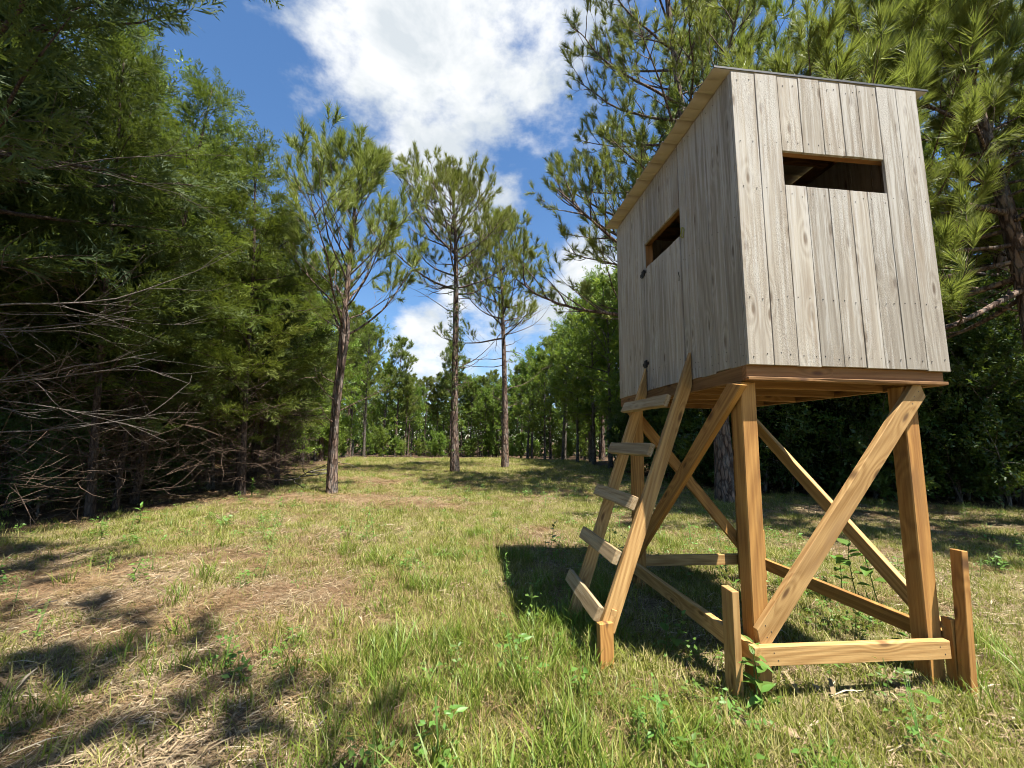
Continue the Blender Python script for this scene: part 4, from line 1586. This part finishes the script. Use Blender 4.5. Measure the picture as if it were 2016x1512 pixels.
#PART3
# ------------------------------------------------------------------ grass, straw and litter (uncountable)
def blade_soup(rng, n, h, rad, w, lean=.5, segs=2, curl=.5, tint=(.2, .8), dry=.08):
    S = Soup()
    for _ in range(n):
        a, rr = rng.uniform(0, 6.28), rad * math.sqrt(rng.random())
        p = np.array([math.cos(a) * rr, math.sin(a) * rr, -.01])
        hh = h * rng.uniform(.55, 1.15)
        b = rng.uniform(0, 6.28)
        out = np.array([math.cos(b), math.sin(b), 0]) * lean * rng.uniform(.3, 1.2)
        side = np.array([-math.sin(b), math.cos(b), 0]) * w * rng.uniform(.7, 1.3) / 2
        if rng.random() < .5:
            side = unit(side + rng.normal(size=3) * w * .3) * w / 2
        V, Fc = [], []
        for k in range(segs):
            t = k / segs
            c = p + np.array([0, 0, hh * (t - curl * .35 * t * t)]) + out * hh * (t ** 1.8)
            V += [c - side * (1 - .45 * t), c + side * (1 - .45 * t)]
        V.append(p + np.array([0, 0, hh * (1 - curl * .35)]) + out * hh)
        for k in range(segs - 1):
            i = 2 * k
            Fc += [(i, i + 1, i + 3), (i, i + 3, i + 2)]
        i = 2 * (segs - 1)
        Fc.append((i, i + 1, i + 2))
        t0 = rng.uniform(.92, 1.0) if rng.random() < dry else rng.uniform(*tint)
        S.add(np.array(V), np.array(Fc), t0)
    return S


def litter_soup(rng, n, rad, L=(.03, .14), w=(.002, .007), z=.02, align=None):
    S = Soup()
    for _ in range(n):
        a, rr = rng.uniform(0, 6.28), rad * math.sqrt(rng.random())
        c = np.array([math.cos(a) * rr, math.sin(a) * rr, rng.uniform(.001, z)])
        b = rng.uniform(0, 6.28) if align is None else rng.normal() * align
        ln = rng.uniform(*L) / 2
        d = np.array([math.cos(b), math.sin(b), rng.normal() * .13])
        s = np.array([-math.sin(b), math.cos(b), rng.normal() * .4]) * rng.uniform(*w) / 2
        bow = np.array([0, 0, ln * rng.uniform(-.1, .25)])
        V = np.array([c - d * ln - s * .6, c - d * ln + s * .6, c + bow - s, c + bow + s, c + d * ln])
        S.add(V, np.array([(0, 1, 3), (0, 3, 2), (2, 3, 4)]), rng.beta(1.6, 1.4))
    return S


def weed_soup(rng, n, h, rad, size):
    S = Soup()
    LV, LF = leaf_shape(1., .5)
    for _ in range(n):
        a, rr = rng.uniform(0, 6.28), rad * math.sqrt(rng.random())
        p = np.array([math.cos(a) * rr, math.sin(a) * rr, rng.uniform(.15, 1) * h])
        d = unit(np.array([math.cos(a + rng.normal()), math.sin(a + rng.normal()), rng.uniform(-.3, .5)]))
        S.add((LV * size * rng.uniform(.6, 1.3)) @ frames(np.array([d]), rng, .7)[0].T + p, LF, rng.uniform(.1, .9))
    for _ in range(3):
        a = rng.uniform(0, 6.28)
        V, Fc = tube([(0, 0, -.01), (math.cos(a) * rad * .4, math.sin(a) * rad * .4, h)], [.0022, .001], 3)
        S.add(V, Fc, .3)
    return S


def gn_scatter(name, templates, pts, rot, scl, idx):
    """one object: points with rotation / scale / index attributes, each carrying one clump"""
    col = bpy.data.collections.new(name + '_clumps')
    for i, (S, mat) in enumerate(templates):
        o = bpy.data.objects.new('clump_%02d' % i, mesh_np('clump', np.vstack(S.V), np.vstack(S.F), M[mat], np.concatenate(S.T)))
        col.objects.link(o)
    me = bpy.data.meshes.new(name)
    me.vertices.add(len(pts))
    me.vertices.foreach_set('co', np.ascontiguousarray(pts, np.float32).ravel())
    for nm, ty, data, key in (('rot', 'FLOAT_VECTOR', rot, 'vector'), ('scl', 'FLOAT', scl, 'value'), ('idx', 'INT', idx, 'value')):
        a = me.attributes.new(nm, ty, 'POINT')
        a.data.foreach_set(key, np.ascontiguousarray(data, np.int32 if ty == 'INT' else np.float32).ravel())
    o = link(bpy.data.objects.new(name, me))
    ng = bpy.data.node_groups.new(name + '_nodes', 'GeometryNodeTree')
    ng.interface.new_socket('Geometry', in_out='INPUT', socket_type='NodeSocketGeometry')
    ng.interface.new_socket('Geometry', in_out='OUTPUT', socket_type='NodeSocketGeometry')
    N, L = ng.nodes, ng.links
    gi, go = N.new('NodeGroupInput'), N.new('NodeGroupOutput')
    ci = N.new('GeometryNodeCollectionInfo')
    ci.inputs['Collection'].default_value = col
    ci.inputs['Separate Children'].default_value = True
    ci.inputs['Reset Children'].default_value = True
    ip = N.new('GeometryNodeInstanceOnPoints')
    ip.inputs['Pick Instance'].default_value = True

    def named(nm, ty):
        a = N.new('GeometryNodeInputNamedAttribute')
        a.data_type = ty
        a.inputs['Name'].default_value = nm
        return a.outputs['Attribute']
    er = N.new('FunctionNodeEulerToRotation')
    L.new(named('rot', 'FLOAT_VECTOR'), er.inputs[0])
    L.new(er.outputs[0], ip.inputs['Rotation'])
    L.new(named('scl', 'FLOAT'), ip.inputs['Scale'])
    L.new(named('idx', 'INT'), ip.inputs['Instance Index'])
    L.new(gi.outputs[0], ip.inputs['Points'])
    L.new(ci.outputs[0], ip.inputs['Instance'])
    L.new(ip.outputs[0], go.inputs[0])
    md = o.modifiers.new('clumps', 'NODES')
    md.node_group = ng
    return o


rngg = np.random.default_rng(400)


def wedge(n0, rmin, rmax, r0, p, ang=64):
    """points strewn over the clearing, thinning with distance"""
    rs = np.linspace(rmin, rmax, 400)
    dens = n0 * np.minimum(1, (r0 / rs) ** p) * 2 * R(ang) * rs
    cum = np.cumsum(dens) * (rs[1] - rs[0])
    n = int(cum[-1])
    r = np.interp(rngg.random(n) * cum[-1], cum, rs)
    a = rngg.uniform(-R(ang), R(ang), n)
    return r * np.sin(a), r * np.cos(a), r


def under_blind(x, y):
    u = (x - BX) * math.cos(BYAW) + (y - BY) * math.sin(BYAW)
    v = -(x - BX) * math.sin(BYAW) + (y - BY) * math.cos(BYAW)
    return u, v


def clear_of_lumber(x, y):
    u, v = under_blind(x, y)
    bad = (np.abs(v - .01) < .05) & (u > -.12) & (u < 1.1)
    bad |= (np.abs(u + .07) < .05) & (v > -.05) & (v < 1.72)
    return ~bad


def build_grass():
    r = np.random.default_rng(401)
    T = [(blade_soup(r, 30, .060, .11, .0050, .9, 1, tint=(.2, .75), dry=.32), 'grass') for _ in range(3)]
    T += [(blade_soup(r, 30, .085, .10, .0050, .8, 2, tint=(.15, .75), dry=.24), 'grass') for _ in range(2)]
    T += [(blade_soup(r, 24, .17, .07, .0055, .55, 3, .6, (.1, .8), .06), 'grass_lush') for _ in range(2)]
    T += [(blade_soup(r, 16, .24, .05, .0055, .65, 4, .8, (.1, .8), .05), 'grass_lush') for _ in range(2)]
    T += [(blade_soup(r, 22, .11, .09, .0040, .8, 2, .6, (.85, 1.0), .5), 'grass')]
    x, y, rr = wedge(400, 1.15, 30, 2.8, 1.25)
    b, w = bare(x, y), in_woods(x, y)
    lush = vnoise(x, y, .5, 21) * .6 + vnoise(x, y, .17, 22) * .4
    lush = lush + .30 * blob(x, y, -.15, 2.5, .75, .9) + .25 * blob(x, y, .45, 3.4, .4, 1.0) - .25 * sstep(2.6, 3.6, x) - .12 * sstep(4, 8, y) + .18 * blob(x, y, .7, 2.0, .5, .4)
    keep = rngg.random(len(x)) < np.clip((1.0 - b * .98) + .16 * (lush > .52), 0.05, 1) * (1 - .93 * w)
    keep &= clear_of_lumber(x, y)
    x, y, rr, b, lush = x[keep], y[keep], rr[keep], b[keep], lush[keep]
    n = len(x)
    q = rngg.random(n)
    idx = rngg.integers(0, 5, n)
    tall = sstep(.55, .85, lush)
    idx = np.where(q < tall * .30, 5 + rngg.integers(0, 2, n), idx)
    idx = np.where((q < tall * .06) & (rr < 14), 7 + rngg.integers(0, 2, n), idx)
    idx = np.where((q > .88), 9, idx)
    u, v = under_blind(x, y)
    lowg = (u > -.05) & (u < 1.1) & (v > 0) & (v < 1.7)
    idx = np.where(lowg & (idx > 4) & (q < .85), 3, idx)
    scl = rngg.uniform(.7, 1.25, n) * np.where(rr > 6, 1 + (rr - 6) * .03, 1) * np.where(idx < 5, .85 + .5 * np.clip(lush, 0, 1), 1)
    rot = np.stack([rngg.normal(size=n) * .12, rngg.normal(size=n) * .12, rngg.uniform(0, 6.28, n)], 1)
    o = gn_scatter('grass', T, np.stack([x, y, land(x, y)], 1), rot, scl, idx)
    tag(o, 'short yellow-green grass with taller tufts covering the clearing', 'grass', kind='stuff')
    print('grass', n)


def build_litter():
    r = np.random.default_rng(402)
    T = [(litter_soup(r, 46, .14, (.02, .10), (.002, .0060), .018, .8), 'straw') for _ in range(3)]
    T += [(litter_soup(r, 40, .14, (.02, .07), (.003, .009), .015), 'straw') for _ in range(2)]
    T += [(litter_soup(r, 46, .14, (.06, .16), (.0015, .0035), .02), 'needle_litter') for _ in range(2)]
    T += [(litter_soup(r, 7, .14, (.07, .22), (.008, .022), .02, .6), 'straw')]
    T += [(litter_soup(r, 16, .15, (.03, .07), (.015, .04), .015), 'needle_litter')]
    x, y, rr = wedge(280, 1.15, 22, 2.8, 1.35)
    b, w = bare(x, y), in_woods(x, y)
    keep = rngg.random(len(x)) < np.clip(b * 1.25 + .12, 0, 1) * (1 - .3 * w)
    keep &= clear_of_lumber(x, y)
    x, y, rr, b, w = x[keep], y[keep], rr[keep], b[keep], w[keep]
    n = len(x)
    red = vnoise(x, y, .7, 31) * .7 + vnoise(x, y, .2, 32) * .3
    red = red + .35 * sstep(6, 8, y) * sstep(.5, -1.5, x) + .4 * w
    q = rngg.random(n)
    idx = np.where(q < .6, rngg.integers(0, 3, n), 3 + rngg.integers(0, 2, n))
    idx = np.where(q > .93, 7, idx)
    idx = np.where(red + (q - .5) * .4 > .54, 5 + rngg.integers(0, 2, n), idx)
    idx = np.where((w > .5) & (q < .4), 8, idx)
    ang = rngg.normal(size=n) * .6 + .35
    ang = np.where(rngg.random(n) < .3, rngg.uniform(0, 6.28, n), ang)
    scl = rngg.uniform(.7, 1.3, n) * np.where(rr > 6, 1 + (rr - 6) * .04, 1)
    rot = np.stack([rngg.normal(size=n) * .06, rngg.normal(size=n) * .06, ang], 1)
    o = gn_scatter('straw_litter', T, np.stack([x, y, land(x, y) + .003], 1), rot, scl, idx)
    tag(o, 'pale dry straw, shredded wood and fallen needles over the bare soil', 'straw', kind='stuff')
    print('litter', n)


def build_weeds():
    r = np.random.default_rng(403)
    T = [(weed_soup(r, 16, .07, .07, .035), 'weed') for _ in range(2)] + [(weed_soup(r, 22, .14, .06, .04), 'weed'), (weed_soup(r, 9, .05, .06, .05), 'weed'), (weed_soup(r, 30, .22, .07, .035), 'weed')]
    x, y, rr = wedge(26, 1.2, 16, 3.2, .9)
    cl = vnoise(x, y, .4, 41) * .6 + vnoise(x, y, 1.3, 42) * .4 + .2 * blob(x, y, .2, 3.4, .35, .8)
    keep = (rngg.random(len(x)) < sstep(.38, .72, cl)) & (in_woods(x, y) < .6) & clear_of_lumber(x, y)
    x, y = x[keep], y[keep]
    n = len(x)
    idx = rngg.integers(0, 5, n)
    u, v = under_blind(x, y)
    rot = np.stack([rngg.normal(size=n) * .1, rngg.normal(size=n) * .1, rngg.uniform(0, 6.28, n)], 1)
    o = gn_scatter('low_weeds', T, np.stack([x, y, land(x, y)], 1), rot, rngg.uniform(.6, 1.25, n), idx)
    tag(o, 'low broad-leaved weeds dotted through the grass', 'weeds', kind='stuff')
    print('weeds', n)


build_grass()
build_litter()
build_weeds()


# ------------------------------------------------------------------ plants one can pick out, each with its leaves
def big_leaf(L, wd):
    """pointed leaf with a drawn-out tip, midrib fold and wavy margin"""
    xs = np.array([0, .12, .3, .5, .7, .87, 1.0])
    hw = np.array([.0, .6, 1.0, .92, .6, .26, 0]) * wd * L / 2
    V, Fc = [], []
    for x_, h_ in zip(xs, hw):
        z = -.16 * L * x_ * x_
        V += [(x_ * L, -h_, z + h_ * .28 + .012 * L * math.sin(x_ * 19)), (x_ * L, 0, z), (x_ * L, h_, z + h_ * .28 - .012 * L * math.sin(x_ * 17))]
    for i in range(len(xs) - 1):
        a = 3 * i
        Fc += [(a, a + 3, a + 4), (a, a + 4, a + 1), (a + 1, a + 4, a + 5), (a + 1, a + 5, a + 2)]
    return np.array(V, float), np.array(Fc)


def plant(seed, x, y, H, nl, L, wd, label, stems=1, mat='weed', lean=.25, cat='plant', name='leafy_plant', from_=.2, droop=.1):
    rng = np.random.default_rng(seed)
    root = empty(name, (x, y, float(land(x, y)) - .01))
    tag(root, label, cat)
    V0, F0 = big_leaf(1., wd)
    me = mesh_np('leaf', V0, F0, M[mat], np.full(len(V0), .45), True)
    me2 = mesh_np('leaf', V0 * np.array([1, .85, 1.5]), F0, M[mat], np.full(len(V0), .75), True)
    for s in range(stems):
        a = rng.uniform(0, 6.28)
        P = grow(rng, (rng.normal() * .015 * stems, rng.normal() * .015 * stems, 0), (math.cos(a) * lean, math.sin(a) * lean, 1), H * rng.uniform(.75, 1.05), 8, .3, .2)
        V, Fc = tube(P, taper(.0045, .0015, 8), 5)
        obj_np('stem', V, Fc, M['weed'], root, np.full(len(V), .3), True)
        ph = rng.uniform(0, 6.28)
        for i in range(nl):
            t = from_ + (1 - from_) * (i + .6) / nl
            p, d = along(P, min(t, .999))
            ph += 2.4 + rng.normal() * .3
            dd = Vector((math.cos(ph), math.sin(ph), rng.uniform(-.05, .55) + .5 * (t > .85)))
            dd.normalize()
            o = link(bpy.data.objects.new('leaf', me if rng.random() < .6 else me2), root)
            q = dd.to_track_quat('X', 'Z')
            o.rotation_mode = 'QUATERNION'
            o.rotation_quaternion = q
            o.location = p
            o.scale = (L * rng.uniform(.6, 1.1) * (1 - .35 * t),) * 3
    return root


def gp(px, py):
    q = on_ground(px, py)
    return q[0], q[1]


plant(1, *gp(1500, 1408), .29, 9, .115, .46, 'bright green broad-leaved plant growing in front of the nearest post of the blind', 2)
plant(2, *gp(1318, 1290), .34, 6, .085, .75, 'thin straggling vine with few round leaves under the ladder side of the blind', 2, lean=.5, name='vine')
plant(3, *gp(1090, 1082), .34, 8, .12, .45, 'dark upright weed at the far edge of the blind shadow', 1, 'shade_leaf', cat='plant')
plant(4, *gp(272, 1032), .36, 8, .16, .35, 'drooping long-leaved plant in the shade of the cedar wood', 1, 'weed')
plant(5, *gp(498, 978), .55, 14, .10, .5, 'leafy sapling at the foot of a cedar trunk in the wood edge', 2, 'weed')
plant(6, *gp(1700, 1180), .62, 9, .17, .72, 'large-leaved sapling seen through the open braces under the blind', 2, 'weed', cat='sapling', name='sapling')
plant(7, *gp(1655, 1165), .42, 8, .13, .7, 'smaller large-leaved sapling next to the tall one behind the braces', 1, 'weed', cat='sapling', name='sapling')
plant(8, *gp(1012, 1160), .30, 14, .06, .35, 'upright weed with narrow leaves at the sunny edge of the blind shadow', 2, 'weed')
plant(9, *gp(868, 1507), .10, 7, .055, .8, 'low bright clover-like plant in the trampled straw and grass', 3, 'weed')
plant(10, *gp(1100, 1075), .20, 7, .07, .5, 'short dark weed next to the upright one by the blind shadow', 1, 'shade_leaf')
plant(11, *gp(545, 1040), .30, 8, .06, .45, 'thin weed standing in the sunny straw before the crooked pine', 1, 'weed')
plant(12, *gp(440, 1315), .18, 6, .06, .4, 'small weed among the shaded shredded wood', 1, 'weed')
plant(13, *gp(318, 1268), .04, 4, .07, .7, 'tiny bright leaf rosette flat on the dry straw', 1, 'weed')
plant(14, *gp(270, 1140), .22, 9, .05, .5, 'spindly weed in the sunlit straw near the cedar shade', 1, 'weed')


# ------------------------------------------------------------------ sticks and chips lying about
def stick(name, p0, p1, r, label, mat='twig', fork=0, seed=0, cat='stick', lift=.02):
    rng = np.random.default_rng(seed)
    p0, p1 = np.array([*p0, float(land(*p0)) + r * .8 + .004]), np.array([*p1, float(land(*p1)) + r * .5 + lift])
    n = 9
    P = np.array([p0 + (p1 - p0) * t for t in np.linspace(0, 1, n)])
    P[1:-1] += rng.normal(size=(n - 2, 3)) * np.linalg.norm(p1 - p0) * np.array([.018, .018, .006])
    S = Soup()
    V, Fc = tube(P, np.linspace(r, r * .45, n), 7)
    S.add(V, Fc)
    for _ in range(fork):
        q, d = along(P, rng.uniform(.25, .8))
        T = grow(rng, q, unit(d + np.array([*(rng.normal(size=2) * .8), rng.uniform(.0, .5)])), np.linalg.norm(p1 - p0) * .35, 5, 0, .3)
        V, Fc = tube(T, taper(r * .45, r * .15, 5), 5)
        S.add(V, Fc)
    o = S.obj(name, M[mat], None, True)
    tag(o, label, cat)


stick('fallen_stick', gp(0, 1214), gp(112, 1188), .008, 'thin pale forked stick lying on shaded straw below the dead limbs', fork=1, seed=1)
stick('fallen_stick', gp(298, 1243), gp(385, 1228), .010, 'short yellow broken stick on the straw beside the grass', 'chip', seed=2)
stick('fallen_branch', gp(645, 922), gp(560, 968), .030, 'dark crooked fallen branch at the wood edge behind the crooked pine', 'grey_bark', 2, 3, 'branch', .25)
stick('fallen_branch', gp(600, 962), gp(556, 945), .014, 'pale bare fallen branch leaning up beside the crooked pine', 'twig', 1, 4, 'branch', .3)
stick('fallen_stick', gp(170, 1330), gp(265, 1312), .007, 'grey split stick in the tree shade on the straw', 'twig', 0, 5)
stick('fallen_stick', gp(560, 1480), gp(650, 1400), .008, 'pale stick at the border of straw and grass', 'twig', 0, 6)
stick('fallen_stick', gp(60, 1085), gp(130, 1110), .006, 'slender curved twig on the shaded ground below the big cedar', 'twig', 1, 7)
stick('fallen_stick', gp(290, 1220), gp(180, 1222), .006, 'straight bleached twig across the sunny straw', 'twig', 0, 8)


def chip(px, py, L, w, rz, label):
    x, y = gp(px, py)
    z = float(land(x, y))
    o = board('wood_chip', (x - L / 2 * math.cos(rz), y - L / 2 * math.sin(rz), z + .012), (x + L / 2 * math.cos(rz), y + L / 2 * math.sin(rz), z + .022), w, .014, (-math.sin(rz), math.cos(rz), .2), M['chip'], None, .5, -.4, .003, .004)
    tag(o, label, 'wood chip')


chip(1440, 1428, .13, .045, .1, 'weathered board scrap at the foot of the nearest corner stake')
chip(1530, 1440, .15, .05, -.7, 'split wood scrap beside the bright broad-leaved plant')
chip(160, 1368, .09, .03, .2, 'pale wood sliver on the straw in broken tree shade')
chip(455, 1345, .10, .022, .35, 'light wood sliver on the straw next to the grass')

rs = np.random.default_rng(55)
for q in range(9):
    p0 = np.array(gp(rs.uniform(20, 620), rs.uniform(1180, 1490)))
    a_ = rs.normal() * .6 + .3
    L_ = rs.uniform(.12, .32)
    stick('fallen_stick', tuple(p0), tuple(p0 + np.array([math.cos(a_), math.sin(a_)]) * L_), rs.uniform(.004, .008), 'short weathered stick lying in the straw', ['twig', 'chip', 'grey_bark'][q % 3], q % 2, 60 + q, lift=.004)
for o in list(COL.objects):
    if o.get('label') == 'short weathered stick lying in the straw':
        o['group'] = 'short sticks in the straw'

print('unique triangles', sum(sum(len(p.vertices) - 2 for p in m.polygons) if len(m.polygons) < 2000 else len(m.polygons) for m in bpy.data.meshes))
